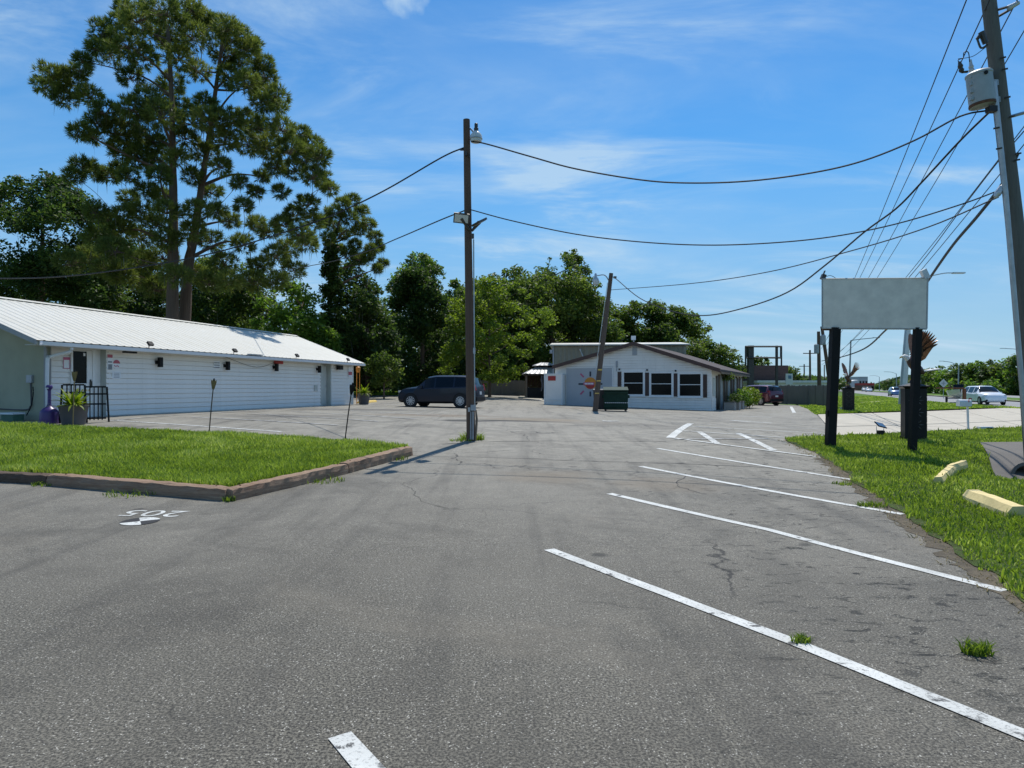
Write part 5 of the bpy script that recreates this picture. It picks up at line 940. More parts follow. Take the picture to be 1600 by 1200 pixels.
def street_light(label, px, Y, py1, arms, r=.1, mat='silver'):
    b = at(px, Y); L = lambda x, y: U(x, y, Y) - b; o = thing('street_light', label, 'street light', b, 0, 'street lights along the main road'); pole_tube(m := MB(), [Vector((0, 0, 0)), L(arms[0][0], arms[0][1]) * .5, L(*arms[0])], r, r * .6, 8); m.build('shaft', mat, o); m = MB(); P = spline([L(*a) for a in arms], 5); m.tube(P, min(r * .38, .05), 6); m.build('arm', mat, o); d = (P[-1] - P[-3]).normalized(); s = min(r * 6, 1.1); m = MB(); m.box(P[-1] + d * s * .4, (s, s * .3, s * .11)); m.build('lamp_head', 'silver', o); return o
street_light('tall grey street light with arm seen above the far eagle', 1326, 62, 530, [(1329.5, 532), (1345, 530), (1365, 528)], .10, 'galvanised'); street_light('large concrete street light behind the sign board', 1409.5, 62, 428, [(1424, 436), (1450, 432), (1475, 427), (1490, 426.5)], .34, 'silver')
street_light('far street light before the right hand wood', 1497, 120, 570, [(1498, 571), (1485, 566), (1474, 564.5)], .13, 'galvanised'); street_light('smaller far street light left of the blue car', 1401, 190, 584, [(1400.5, 584), (1393, 581.5), (1386, 581)], .15, 'galvanised'); street_light('faintest street light in the distance', 1374, 260, 590, [(1374, 589), (1368, 587), (1362, 587)], .15, 'galvanised'); street_light('street light arm at the right edge beyond the power pole', 1606, 105, 548, [(1605, 551), (1590, 546), (1570, 544.5)], .13, 'galvanised')
# ------------------------------------------------------------------ things beyond the fence
def frame_sign():
    Y = 72.; b = at(1192, Y); L = lambda x, y, d=0: U(x, y, Y + d) - b; o = thing('billboard_structure', 'empty dark steel sign frame rising above the fence', 'sign frame', b)
    for px, r in ((1172.5, .28), (1213.5, .11)): m = MB(); m.box(((L(px, 540) + L(px, 612)) / 2), (r * 2, r * 2, (L(px, 540) - L(px, 612)).length)); m.build('post', 'dark_bronze', o)
    for y in (541.5, 559): m = MB(); m.tube([L(1164.5, y, -.5), L(1221, y, -.5)], .09, 4); m.tube([L(1165.5, y, 1.), L(1220, y, 1.)], .07, 4); m.build('rail', 'dark_bronze', o)
    for x in (1165, 1221): m = MB(); m.tube([L(x, 541, -.5), L(x, 572, -.5)], .09, 4); m.tube([L(x, 541, -.5), L(x, 541, 1)], .07, 4); m.tube([L(x + (2 if x < 1200 else -1.5), 541, 1), L(x + (2 if x < 1200 else -1.5), 559, 1)], .06, 4); m.build('upright', 'dark_bronze', o)
frame_sign()
def box_building(name, label, px0, px1, py0, py1, Y, dep, wall, roof, rh=.3, over=.3, win=0):
    a, c = at(px0, Y), at(px1, Y); zt = EYE + (HZ - py0) / F * Y - a.z; o = thing(name, label, 'building', a); L = c.x - a.x; m = MB(); m.b2(0, L, 0, dep, -.3, zt - rh); w = m.build('wall', wall, o); m = MB(); m.b2(-over, L + over, -over, dep + over, zt - rh, zt); m.build('roof', roof, o)
    for k in range(win): x = L * (k + .5) / win; m = MB(); m.b2(x - L / win * .3, x + L / win * .3, -.04, .02, (zt - rh) * .35, (zt - rh) * .8); m.build('window', 'window_dark', o)
    return o
bb = box_building('brown_building', 'dark brown shingled building behind the fence', 1158, 1228, 571, 600, 82, 10, 'far_brown', 'shingle', 2.0, .2, 4)
box_building('white_shed', 'long low white building behind the fence', 1186, 1303, 594.5, 606, 76, 6, 'far_white', 'far_white', .25, .3, 6)
o = thing('shop_sign', 'small pale blue sign above the low white roof', 'sign', at(1233, 74)); z0 = EYE - o.location.z; m = MB(); m.box((0, 0, z0 + .9), (.75, .12, 1.15)); m.build('face', 'far_white', o); m = MB(); m.box((.05, -.07, z0 + 1.1), (.35, .02, .35)); m.build('emblem', 'far_blue', o); m = MB(); m.tube([(0, .1, 0), (0, .1, z0 + .3)], .1, 6); m.build('post', 'galvanised', o)
box_building('distant_building', 'hazy grey distant building with flat top', 1342, 1356, 588.5, 606, 330, 15, 'grey_panel', 'galvanised', 1, 0, 3); box_building('distant_building', 'reddish distant shop front beside the hazy grey one', 1356, 1366, 598.5, 608, 310, 12, 'far_brown', 'red_sign', 1, 0, 2)
m = MB(); P = [Vector((p[0], p[1], .75)) for p in offs(RN, 27)[4:8]]; o = thing('guard_rail', 'long grey guard rail along the far side of the road', 'guard rail', P[0]); m.tube([p - P[0] for p in P], .16, 6); m.build('rail', 'silver', o)
for a, b_ in zip(P[:-1], P[1:]):
    n = int((b_ - a).length / 4)
    for k in range(n): q = a.lerp(b_, k / n) - P[0]; m = MB(); m.box((q.x, q.y + .1, -.35), (.14, .14, .9)); m.build('post', 'fence_wood', o)
p = at(1474, 95); o = thing('road_sign', 'diamond shaped road sign seen from behind', 'road sign', p); m = MB(); m.tube([(0, 0, 0), (0, 0, 2.3)], .035, 6); m.build('post', 'galvanised', o); zc = EYE + (HZ - 599.5) / F * 95 + .05; m = MB(); m.ext([(-.62, -.05, zc), (0, -.05, zc - .62), (.62, -.05, zc), (0, -.05, zc + .62)], (0, .02, 0)); m.build('panel', 'silver', o); m = MB(); m.box((0, -.06, zc), (.12, .01, .5)); m.box((0, -.062, zc), (.5, .01, .12)); m.build('bracket', 'galvanised', o)
pr = at(1507, 45); o = thing('barrier', 'low rust brown metal bar frame before the white vehicle', 'frame', pr); L = lambda x, y: U(x, y, 45) - pr; m = MB(); m.tube([L(1462, 606), L(1504, 606.3)], .055, 6); m.tube([L(1504, 606.3), L(1507, 609)], .06, 6); m.build('bar', 'rust', o); m = MB(); m.box((L(1506.5, 608) + L(1507, 628)) / 2, (.16, .16, .95)); m.build('post', 'rust', o)
# ------------------------------------------------------------------ vehicles
SUV = [(-2.09, .44, .60, .64, .66, .70, .66), (-2.06, .30, .95, .99, .78, .80, .74), (-2.00, .26, 1.03, 1.14, .84, .85, .74), (-1.88, .23, 1.05, 1.46, .87, .88, .66), (-1.72, .22, 1.05, 1.55, .89, .89, .64), (-1.45, .21, 1.04, 1.585, .9, .9, .63), (-.98, .20, 1.02, 1.60, .9, .9, .63), (-.90, .20, 1.02, 1.60, .9, .9, .63), (.02, .20, .99, 1.605, .9, .9, .63), (.10, .20, .99, 1.60, .9, .9, .63), (.42, .20, .98, 1.55, .9, .9, .61), (.62, .20, .98, 1.45, .9, .9, .63), (1.02, .20, .97, 1.08, .9, .9, .74), (1.20, .20, .96, 1.02, .9, .89, .76), (1.6, .22, .92, .985, .89, .87, .72), (1.9, .25, .84, .91, .85, .84, .66), (2.04, .28, .72, .78, .78, .78, .6), (2.10, .38, .58, .62, .68, .68, .55)]
SIDEG = {(3, 4): 0, (4, 5): 1, (5, 6): 1, (7, 8): 1, (9, 10): 1, (10, 11): 1}
def car(name, label, loc, rz, paint, sx=1., sz=1., rear_glass=True, group=None, sy=1.):
    o = thing(name, label, 'car', loc, rz, group); secs = []
    for (x, zb, zw, zr, hl, hb, hr) in SUV:
        wx = max(hl, hb); mid = (zb + zw) * .52
        half = [(0, zb), (hl * .86, zb), (hl, zb + .10), (wx + .015, mid), (hb + .005, zw - .05), (hb - .03, zw), (hr + .02, max(zr - .07, zw + .01)), (hr - .10, zr), (0, zr + .015)]
        secs.append([(x * sx, y * sy, z * sz) for y, z in half])
    parts = {'body': MB(), 'window': MB(), 'windscreen': MB(), 'rear_window': MB(), 'sill_cladding': MB()}
    for i in range(len(secs) - 1):
        for j in range(8):
            k = 'body'
            if j == 5 and SIDEG.get((i, i + 1)): k = 'window'
            if j in (6, 7) and i in (10, 11): k = 'windscreen'
            if rear_glass and j in (6, 7) and i in (2, 3): k = 'rear_window'
            if j == 1: k = 'sill_cladding'
            for s in (1, -1):
                q = [(x, y * s, z) for x, y, z in (secs[i][j], secs[i + 1][j], secs[i + 1][j + 1], secs[i][j + 1])]; parts[k].quad(*(q if s == -1 else q[::-1]))
    for e in (0, -1):
        for s in (1, -1): parts['body'].quad(*[(x, y * s, z) for x, y, z in secs[e]])
    mt = {'body': paint, 'window': 'car_glass', 'windscreen': 'car_glass', 'rear_window': 'car_glass', 'sill_cladding': 'black_plastic'}
    for k, m in parts.items():
        ob = m.build(k, mt[k], o)
        bm = bmesh.new(); bm.from_mesh(ob.data); bmesh.ops.remove_doubles(bm, verts=bm.verts, dist=.0005); bmesh.ops.recalc_face_normals(bm, faces=bm.faces); bm.to_mesh(ob.data); bm.free(); ob.data.polygons.foreach_set('use_smooth', [True] * len(ob.data.polygons)); ob.data.set_sharp_from_angle(angle=math.radians(32))
    Ry = Matrix.Rotation(math.pi / 2, 3, 'X'); wr = .335 * sz
    for x in (-1.3 * sx, 1.32 * sx):
        for s in (1, -1):
            m = MB(); m.lathe([(wr * 1.16, -.012), (wr * 1.16, .012)], (x, s * .905 * sy, wr * 1.04), 26, Ry); m.build('wheel_arch', 'black_plastic', o)
            m = MB(); m.lathe([(wr * .62, -.1), (wr * .96, -.1), (wr, -.06), (wr, .06), (wr * .96, .095), (wr * .66, .1), (wr * .62, .08)], (x, s * .84 * sy, wr), 26, Ry); wh = m.build('wheel', 'tyre', o, 35); m = MB(); yy = s * (.84 * sy + .085)
            m.lathe([(wr * .64, -.006), (wr * .64, .006)], (x, s * (.84 * sy + .082), wr), 22, Ry); m.build('wheel_dish', 'black_plastic', wh); m = MB()
            for k in range(10): a = k * .6283; m.box((x + math.cos(a) * wr * .36, yy + s * .012, wr + math.sin(a) * wr * .36), (wr * .56, .02, wr * .13), Matrix.Rotation(-a, 3, 'Y'))
            for k in range(22): a = k * .2856; m.box((x + math.cos(a) * wr * .62, yy + s * .01, wr + math.sin(a) * wr * .62), (wr * .06, .02, wr * .2), Matrix.Rotation(-a, 3, 'Y'))
            m.lathe([(wr * .15, -.02), (wr * .15, .02)], (x, yy, wr), 10, Ry); m.build('rim', 'rim', wh)
    for s in (1, -1):
        m = MB(); m.box((1.93 * sx, s * .70 * sy, .80 * sz), (.16, .22, .10), Matrix.Rotation(s * -.35, 3, 'Z')); m.build('headlight', 'lamp_lens', o); m = MB(); m.box((-1.95 * sx, s * .76 * sy, 1.0 * sz), (.2, .14, .34), Matrix.Rotation(.25, 3, 'Y')); m.build('tail_light', 'tail_red', o)
        m = MB(); m.box((.72 * sx, s * .97 * sy, 1.03 * sz), (.12, .16, .12)); m.box((.74 * sx, s * .9 * sy, .99 * sz), (.06, .1, .04)); m.build('wing_mirror', paint, o)
        for x in (-.25, .75): m = MB(); m.box(((x - .45) * sx, s * .925 * sy, .86 * sz), (.17, .02, .03)); m.build('door_handle', paint, o)
    m = MB(); m.box((2.05 * sx, 0, .58 * sz), (.08, 1.1 * sy, .16)); m.build('grille', 'black_plastic', o); m = MB(); m.box((-2.07 * sx, 0, .42 * sz), (.10, 1.5 * sy, .2)); m.build('bumper', 'black_plastic', o); m = MB(); m.box((-2.075 * sx, 0, .72 * sz), (.03, .34, .16)); m.build('number_plate', 'plate', o)
    return o
ca, cz_ = G(646, 635.5), G(732, 639)
cm = Vector(((630 + 757) / 2, 0, 0)); loc = at(690, 34.8); car('parked_car', 'dark blue boxy hatchback parked behind the central pole', loc, math.radians(180 - 14), 'paint_blue', 1.0, 1.0)
car('parked_car', 'maroon car parked beyond the planters at the fence', at(1180, 58.5), math.radians(118), 'paint_red', 1.1, 1.06)
wl = at(1537, 62); car('white_suv', 'white family car towing a boat on the main road', wl + Vector((0, 0, .03)), math.radians(-104), 'paint_white', 1.22, 1.05, sy=1.05)
def boat():
    p = at(1497, 70); o = thing('boat_trailer', 'small pale motor boat on a trailer behind the white car', 'boat', p + Vector((0, 0, .03)), math.radians(-118)); st = [(-2.3, .85, .72, .55), (-1.2, .95, .78, .5), (.3, .95, .75, .5), (1.5, .62, .5, .62), (2.4, .06, .03, .95)]; m = MB(); vs = []
    for (x, w, wb, zb) in st: vs += [(x, -w, 1.25 + .05 * x), (x, -wb, zb + .2), (x, 0, zb), (x, wb, zb + .2), (x, w, 1.25 + .05 * x)]
    m.add(vs, [(5 * i + j, 5 * i + j + 1, 5 * i + j + 6, 5 * i + j + 5) for i in range(4) for j in range(4)] + [(0, 1, 2, 3, 4)] + [(5 * i + 4, 5 * i, 5 * i + 5, 5 * i + 9) for i in range(4)]); m.build('hull', 'boat_hull', o, 40)
    m = MB(); m.box((-2.45, 0, 1.35), (.35, .4, .6)); m.build('outboard_motor', 'black_plastic', o); m = MB(); m.box((.2, 0, 1.55), (.7, .9, .45), Matrix.Rotation(-.3, 3, 'Y')); m.build('console', 'car_glass', o)
    for s in (1, -1): m = MB(); m.lathe([(.2, -.1), (.33, -.09), (.33, .09), (.2, .1)], (-.7, s * .95, .33), 16, Matrix.Rotation(math.pi / 2, 3, 'X')); m.build('wheel', 'tyre', o)
    m = MB(); m.box((.6, 0, .45), (5.2, .1, .1)); m.box((-.7, 0, .4), (.1, 1.8, .1)); m.build('trailer_frame', 'galvanised', o)
boat()
car('blue_car', 'distant blue car driving on the main road', at(1399, 118) + Vector((0, 0, .03)), math.radians(-112), 'paint_far_blue', 1.05, 1.0, group='distant cars on the main road')
car('far_car', 'tiny white car far down the main road', at(1357.5, 230) + Vector((0, 0, .03)), math.radians(-112), 'paint_white', 1.05, 1.0, group='distant cars on the main road'); car('far_car', 'tiny silver car just left of the tiny white one', at(1351, 260) + Vector((0, 0, .03)), math.radians(-112), 'paint_silver', 1.05, 1.0, group='distant cars on the main road')
# ------------------------------------------------------------------ trees
def polybox(poly): P = np.array(poly); return P.min(0), P.max(0)
def edge_dist(x, y, poly):
    d = 1e9
    for i in range(len(poly)):
        x0, y0 = poly[i]; x1, y1 = poly[(i + 1) % len(poly)]; dx, dy = x1 - x0, y1 - y0; t = max(0, min(1, ((x - x0) * dx + (y - y0) * dy) / (dx * dx + dy * dy + 1e-9))); d = min(d, math.hypot(x - x0 - t * dx, y - y0 - t * dy))
    return d
def make_moss(P, rr, Lm, parent):
    n = len(P); L = Lm * rr.uniform(.4, 1.3, n); w = rr.uniform(.008, .026, n); t = rr.uniform(0, 6.28, n); ax = np.stack([np.cos(t) * w, np.sin(t) * w, np.zeros(n)], -1); sw = rr.normal(0, .05, (n, 3)); sw[:, 2] = 0
    V = np.stack([P - ax * .4, P + ax * .4, P + ax + sw - np.stack([np.zeros(n), np.zeros(n), L * .5], -1), P - ax + sw - np.stack([np.zeros(n), np.zeros(n), L * .5], -1), P + sw * 2 - np.stack([np.zeros(n), np.zeros(n), L], -1)], 1).reshape(-1, 3); i = np.arange(n) * 5
    r = rr.random(n); return tag(npmesh('hanging_moss', V, np.stack([i, i + 1, i + 2, i + 3], -1), np.stack([i + 3, i + 2, i + 4], -1), np.concatenate([r, r]), 'moss', parent), kind='stuff')
def trunk_mesh(o, base, path, r0, r1, mat='bark'):
    pts = spline([p - base for p in path], 5); m = MB(); k = len(pts); rs = [(r0 + (r1 - r0) * (i / (k - 1)) ** .8) * (1 + .05 * math.sin(i * 2.1)) for i in range(k)]; rs[0] *= 1.35; m.tube(pts, rs, 12); m.build('trunk', mat, o, 60); return pts, rs
def limbs_mesh(o, pts, rs, targets, r_l, seed, mat='bark', single=0):
    # branching: each clump hangs on the nearest trunk or limb point that lies lower and further in
    rr = random.Random(seed); nodes = [(p, r, 0) for p, r in zip(pts, rs)][len(pts) // 4:]; axis = lambda c: min((Vector((c.x - p.x, c.y - p.y, 0)).length for p in pts if abs(p.z - c.z) < 4), default=Vector((c.x, c.y, 0)).length)
    T = sorted(targets, key=lambda t: axis(t[0])); small = MB(); made = 0
    for c, rad in T:
        dc = axis(c); best = None; bs = 1e9
        for p, r, lv in nodes:
            d = (c - p).length; s = d + (0 if lv == 0 else .25 * d) + max(0, p.z - c.z + .25 * d) * 2.2 + (1.5 if r < .03 else 0)
            if s < bs: bs = s; best = (p, r, lv)
        a, ra, lv = best; d = c - a; mid = a + d * .5 + Vector((rr.uniform(-.12, .12), rr.uniform(-.12, .12), rr.uniform(-.05, .16))) * d.length; P = spline([a, mid, c], 5); k = len(P); rb = min(ra * .62, r_l * (.45 + d.length * .10)); R_ = [max(rb * (1 - .78 * q / (k - 1)), .014) for q in range(k)]
        for q in range(2, k): nodes.append((P[q], R_[q], lv + 1))
        if made < single and d.length > 1.2: m = MB(); m.tube(P, R_, 7, False); m.build('limb', mat, o, 60); made += 1
        else: small.tube(P, R_, 5, False)
    if small.v: tag(small.build('branches', mat, o, 60), kind='stuff')
def tree(name, label, Y, base_px, poly, n, rpx, leaf, dens, mat, tr=.3, depth=3., seed=1, moss=0, group='broadleaf trees behind the lot', top=None, flat=.8, asp=.55, moss_len=1.2, fill=3.6):
    rr = np.random.default_rng(seed); rd = random.Random(seed); lo, hi = polybox(poly); base = at(base_px, Y); o = thing(name, label, 'tree', base, 0, group); cl = []; tries = 0
    ar = abs(sum(poly[i][0] * poly[(i + 1) % len(poly)][1] - poly[(i + 1) % len(poly)][0] * poly[i][1] for i in range(len(poly)))) / 2; got = 0.; dens = dens * 1.2; leaf = leaf * 1.25
    while got < fill * ar and tries < 9000:
        tries += 1; x, y = rd.uniform(lo[0], hi[0]), rd.uniform(lo[1], hi[1])
        if not inpoly(np.array([x]), np.array([y]), poly)[0]: continue
        e = edge_dist(x, y, poly); r = rd.uniform(*rpx); r = min(r, e * 1.3 + rpx[0] * .3); dm = depth * min(1, e / (rpx[1] * 2.2) + .25); dy = rd.uniform(-dm, dm); got += math.pi * r * r; c = U(x, y, Y + dy) - base; cl.append((c, r * Y / F, x, y))
    lim = [(c, r) for c, r, *_ in cl if rd.random() < .3]; ys = [c[0].z for c in cl]; topz = (max(ys) * .82); xm = sum(c[0].x for c in cl) / len(cl)
    path = [base + Vector((0, 0, -.3)), base + Vector((xm * .1, 0, topz * .3)), base + Vector((xm * .5, .1, topz * .65)), base + Vector((xm * .8, 0, topz))]; pts, rs = trunk_mesh(o, base, path, tr, tr * .25); limbs_mesh(o, pts, rs, lim, .12, seed)
    PP, BB = [], []
    for c, r, *_ in cl:
        k = max(12, int(dens * r * r)); d = rr.normal(size=(k, 3)); d /= np.linalg.norm(d, axis=1)[:, None]; q = d * (rr.random((k, 1)) ** .42) * np.array([r, r, r * flat]) * (1 + .25 * np.sin(d[:, :1] * 5 + d[:, 2:] * 7 + rd.random() * 6)); PP.append(q + np.array(c)); BB.append(np.full(k, rr.normal(0, .13)))
    P = np.concatenate(PP); Bq = np.concatenate(BB); leafcards('crown', P, leaf, mat, o, rr, Bq, asp)
    if moss: idx = rr.choice(len(P), moss); make_moss(P[idx], rr, moss_len, o)
    return o
def pine(name, label, Y, trunk_px, clumps, tr, seed, depth=2.5, per=46, needle=.38, moss=0, group='tall pines behind the white building', extra=None):
    rr = np.random.default_rng(seed); rd = random.Random(seed); base = at(trunk_px[0][0], Y); o = thing(name, label, 'tree', base, 0, group); path = [base + Vector((0, 0, -.3))] + [U(x, y, Y) for x, y in trunk_px[1:]]; pts, rs = trunk_mesh(o, base, path, tr, tr * .22); xc = sum(p[0] for p in trunk_px) / len(trunk_px); C_ = []
    for x, y, r in clumps:
        side_ = abs(x - xc) / 230; dm = depth * (1.1 - .6 * min(1, side_)); C_.append((U(x, y, Y + rd.uniform(-dm, dm)) - base, r * .92 * Y / F))
    limbs_mesh(o, pts, rs, C_, .15, seed, 'bark', 34)
    T, D, Bq = [], [], []; tw = MB()
    for c, r in C_:
        k = int(per * max(.5, r / .8)); d = rr.normal(size=(k, 3)); d /= np.linalg.norm(d, axis=1)[:, None]; q = d * (.35 + .65 * rr.random((k, 1)) ** .5) * np.array([r, r, r * .72]); T.append(q + np.array(c)); dd = d + np.array([0, 0, .55]); D.append(dd / np.linalg.norm(dd, axis=1)[:, None]); Bq.append(np.full(k, rr.normal(0, .12)))
        for i in range(0, k, 5): a = Vector(c) + Vector((0, 0, -r * .2)); tw.tube([a, a.lerp(Vector(q[i]) + Vector(c), .6) + Vector((0, 0, .04)), Vector(q[i]) + Vector(c)], [.028, .018, .008], 4, False)
    tag(tw.build('twigs', 'bark', o), kind='stuff'); T = np.concatenate(T); D = np.concatenate(D); Bq = np.concatenate(Bq); n = len(T); K = 20
    nd = rr.normal(size=(n, K, 3)) * .62 + D[:, None, :]; nd /= np.linalg.norm(nd, axis=2)[:, :, None]; L = needle * rr.uniform(.7, 1.15, (n, K, 1)); tip = T[:, None, :] + nd * L; sd = np.cross(nd, rr.normal(size=(n, K, 3))); sd /= np.linalg.norm(sd, axis=2)[:, :, None] + 1e-9; w = .016
    a = T[:, None, :] + nd * .02; midp = T[:, None, :] + nd * L * .5; V = np.stack([a - sd * w * .5, a + sd * w * .5, midp + sd * w, tip, midp - sd * w], 2).reshape(-1, 3); i = np.arange(n * K) * 5; Q = np.stack([i, i + 1, i + 2, i + 4], -1); Tr = np.stack([i + 4, i + 2, i + 3], -1); r = np.clip(rr.normal(.42, .16, n * K) + np.repeat(Bq, K), 0, 1); npmesh('crown', V, Q, Tr, np.concatenate([r, r]), 'pine_leaf', o)
    if moss: lowc = T[rr.choice(n, moss)]; make_moss(lowc, rr, 1.1, o)
    return o
CL_A = [(85, 120, 28), (110, 130, 28), (70, 135, 18), (125, 110, 15), (140, 150, 20), (100, 152, 20), (130, 95, 13), (160, 50, 22), (185, 40, 25), (170, 80, 28), (200, 70, 30), (150, 75, 14), (215, 30, 25), (195, 15, 18), (235, 15, 25), (260, 20, 28), (240, 55, 30), (225, 90, 25), (270, 60, 26), (250, 150, 26), (230, 165, 28), (210, 170, 24), (200, 190, 20), (255, 180, 28), (165, 175, 20), (150, 190, 18), (125, 205, 16), (145, 215, 13), (180, 205, 22), (205, 215, 26), (235, 215, 26), (190, 235, 22), (215, 245, 24), (240, 250, 22), (130, 260, 20), (115, 275, 14), (150, 270, 18), (170, 275, 16), (185, 262, 13), (200, 310, 16), (220, 330, 18), (195, 335, 16), (230, 300, 18), (250, 275, 18), (220, 370, 24), (190, 360, 20), (170, 345, 16), (245, 350, 20), (255, 400, 26), (220, 410, 26), (180, 390, 24), (150, 370, 20), (270, 130, 24), (205, 120, 20), (225, 440, 24), (190, 430, 22), (260, 330, 20), (255, 305, 18), (250, 230, 22), (275, 245, 16), (150, 330, 18), (170, 420, 24), (140, 400, 22), (245, 450, 26), (275, 430, 22), (262, 375, 20), (110, 410, 22), (200, 275, 14)]
CL_B = [(290, 15, 28), (310, 30, 25), (330, 40, 26), (355, 45, 22), (300, 55, 25), (370, 60, 25), (385, 75, 20), (375, 100, 24), (350, 85, 24), (395, 70, 14), (410, 100, 18), (415, 120, 20), (385, 130, 22), (360, 120, 22), (430, 150, 20), (435, 166, 14), (410, 160, 18), (400, 135, 20), (280, 90, 22), (285, 170, 24), (300, 190, 22), (320, 160, 18), (310, 110, 20), (330, 190, 26), (355, 190, 28), (385, 190, 26), (410, 200, 24), (440, 200, 22), (465, 210, 22), (485, 225, 20), (500, 245, 20), (480, 245, 24), (450, 235, 26), (420, 230, 26), (390, 225, 26), (350, 220, 20), (505, 280, 16), (515, 295, 10), (490, 275, 18), (460, 265, 20), (430, 262, 16), (480, 320, 18), (490, 345, 18), (460, 335, 16), (440, 350, 16), (470, 365, 20), (420, 360, 20), (400, 350, 16), (480, 380, 20), (450, 390, 20), (430, 400, 20), (340, 330, 16), (360, 345, 16), (330, 375, 22), (300, 360, 18), (400, 300, 10), (440, 300, 12), (350, 410, 22), (460, 420, 20), (405, 415, 18), (310, 330, 20), (330, 300, 18), (290, 215, 20), (320, 240, 22), (345, 260, 16), (300, 275, 16), (330, 440, 24), (300, 425, 24), (380, 320, 13), (380, 380, 20), (375, 285, 12), (410, 275, 12), (360, 440, 20), (430, 440, 20), (395, 440, 20)]
pine('pine_tree', 'left trunk of the giant twin pines towering over the roof', 39.5, [(268, 520), (270, 440), (271, 350), (270, 250), (268, 150), (262, 40)], CL_A, .40, 11, 3.0, 82, moss=300)
pine('pine_tree', 'right leaning trunk of the giant twin pines behind the roof', 40.5, [(284, 520), (292, 440), (303, 370), (315, 290), (330, 190), (348, 60)], CL_B, .38, 12, 3.0, 82, moss=280)
tree('oak_tree', 'large dark rounded tree at the left photo edge', 50, 60, [(-60, 320), (0, 285), (40, 272), (75, 270), (110, 285), (132, 305), (150, 335), (185, 350), (205, 400), (220, 470), (160, 520), (-60, 510)], 120, (16, 34), .24, 260, 'dark_leaf', .4, 4, 21, 260, asp=.5)
tree('oak_tree', 'dark tree filling the gap left of the twin pines', 56, 190, [(120, 400), (180, 370), (240, 385), (260, 420), (270, 520), (120, 520)], 55, (16, 30), .24, 230, 'dark_leaf', .3, 3, 22, 200)
tree('sweetgum_tree', 'bright green layered tree between twin pines and vine pine', 52, 470, [(400, 470), (440, 445), (475, 440), (500, 465), (510, 500), (540, 545), (545, 590), (470, 580), (410, 560), (395, 510)], 48, (12, 24), .26, 220, 'bright_leaf', .2, 2.5, 23)
tree('oak_tree', 'mid green tree showing between the pine trunks', 58, 340, [(270, 440), (310, 405), (350, 400), (400, 415), (430, 450), (430, 540), (270, 540)], 60, (14, 28), .24, 210, 'oak_leaf', .28, 3, 24, 200)
pine('vine_pine', 'tall narrow pine with vine clad trunk right of the twin pines', 54, [(516, 600), (515, 520), (516, 440), (522, 380), (535, 330)], [(520, 332, 12), (535, 320, 12), (550, 312, 11), (565, 330, 12), (545, 340, 14), (575, 350, 11), (560, 358, 12), (585, 370, 11), (580, 390, 10), (592, 385, 8), (520, 355, 12), (510, 345, 9), (535, 365, 12), (555, 382, 10), (575, 400, 10), (598, 412, 8), (590, 420, 6), (512, 372, 10), (530, 390, 11), (520, 405, 10), (560, 405, 11), (545, 395, 12)], .3, 31, 2, 90, .40, 160, 'tall narrow pines')
cv = tree('climbing_vine', 'dark climbing vines wrapping the narrow pine trunk', 53.6, 514, [(504, 385), (522, 362), (534, 430), (542, 500), (548, 612), (496, 612), (500, 500)], 60, (6, 12), .2, 380, 'dark_leaf', .1, .9, 32, 60, fill=4.5); cv['category'] = 'vine'
tree('oak_tree', 'shaggy dark tree right of the vine clad pine', 56, 575, [(530, 420), (555, 392), (575, 400), (585, 440), (600, 460), (612, 500), (622, 540), (628, 612), (530, 612)], 80, (10, 22), .24, 240, 'dark_leaf', .3, 3, 33, 320, moss_len=1.5, fill=5)
tree('sapling', 'sunlit green low tree beside the far end of the white building', 50, 600, [(575, 560), (600, 545), (622, 560), (628, 585), (615, 605), (580, 605), (570, 585)], 18, (8, 14), .2, 260, 'oak_leaf', .08, 1, 34)
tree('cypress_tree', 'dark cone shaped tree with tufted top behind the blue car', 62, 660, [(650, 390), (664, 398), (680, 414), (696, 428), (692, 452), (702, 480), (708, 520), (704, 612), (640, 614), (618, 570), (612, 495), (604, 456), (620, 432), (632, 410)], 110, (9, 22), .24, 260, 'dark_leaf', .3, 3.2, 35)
tree('cypress_tree', 'sunlit crown of a second cone tree rising behind the dark one', 65, 664, [(650, 388), (662, 392), (690, 418), (698, 426), (690, 446), (660, 470), (615, 480), (602, 452), (618, 430), (634, 408)], 40, (8, 16), .24, 260, 'bright_leaf', .25, 2, 36)  # sunlit look of the cone tree's top put into brighter leaves
tree('lime_tree', 'airy yellow green tree behind the central pole', 56, 765, [(740, 432), (765, 428), (790, 438), (815, 445), (832, 465), (860, 480), (872, 500), (866, 520), (846, 532), (832, 560), (812, 595), (760, 606), (700, 592), (676, 580), (690, 550), (698, 500), (700, 462), (720, 440)], 150, (7, 17), .20, 250, 'lime_leaf', .14, 2.6, 37, flat=.7, fill=2.6)
tree('live_oak', 'broad live oak behind the yellow green tree', 76, 870, [(715, 455), (760, 432), (800, 420), (830, 410), (860, 404), (886, 396), (908, 404), (922, 424), (938, 446), (952, 462), (962, 480), (970, 515), (974, 560), (900, 600), (780, 600), (720, 560)], 190, (12, 26), .30, 170, 'oak_leaf', .5, 6, 38, 420, moss_len=1.8, fill=4.6)
tree('oak_tree', 'sparse twigs of a taller tree poking above the live oak', 80, 895, [(882, 396), (895, 385), (908, 402), (925, 425), (915, 440), (895, 425)], 12, (5, 9), .3, 150, 'oak_leaf', .2, 1.5, 39)
tree('live_oak', 'rounded dark live oak right of the leaning pole', 86, 1040, [(955, 490), (985, 473), (1015, 470), (1050, 478), (1085, 490), (1106, 505), (1114, 525), (1106, 545), (1090, 580), (990, 580), (960, 545)], 120, (11, 24), .32, 165, 'oak_leaf', .5, 5, 40, fill=5.5)
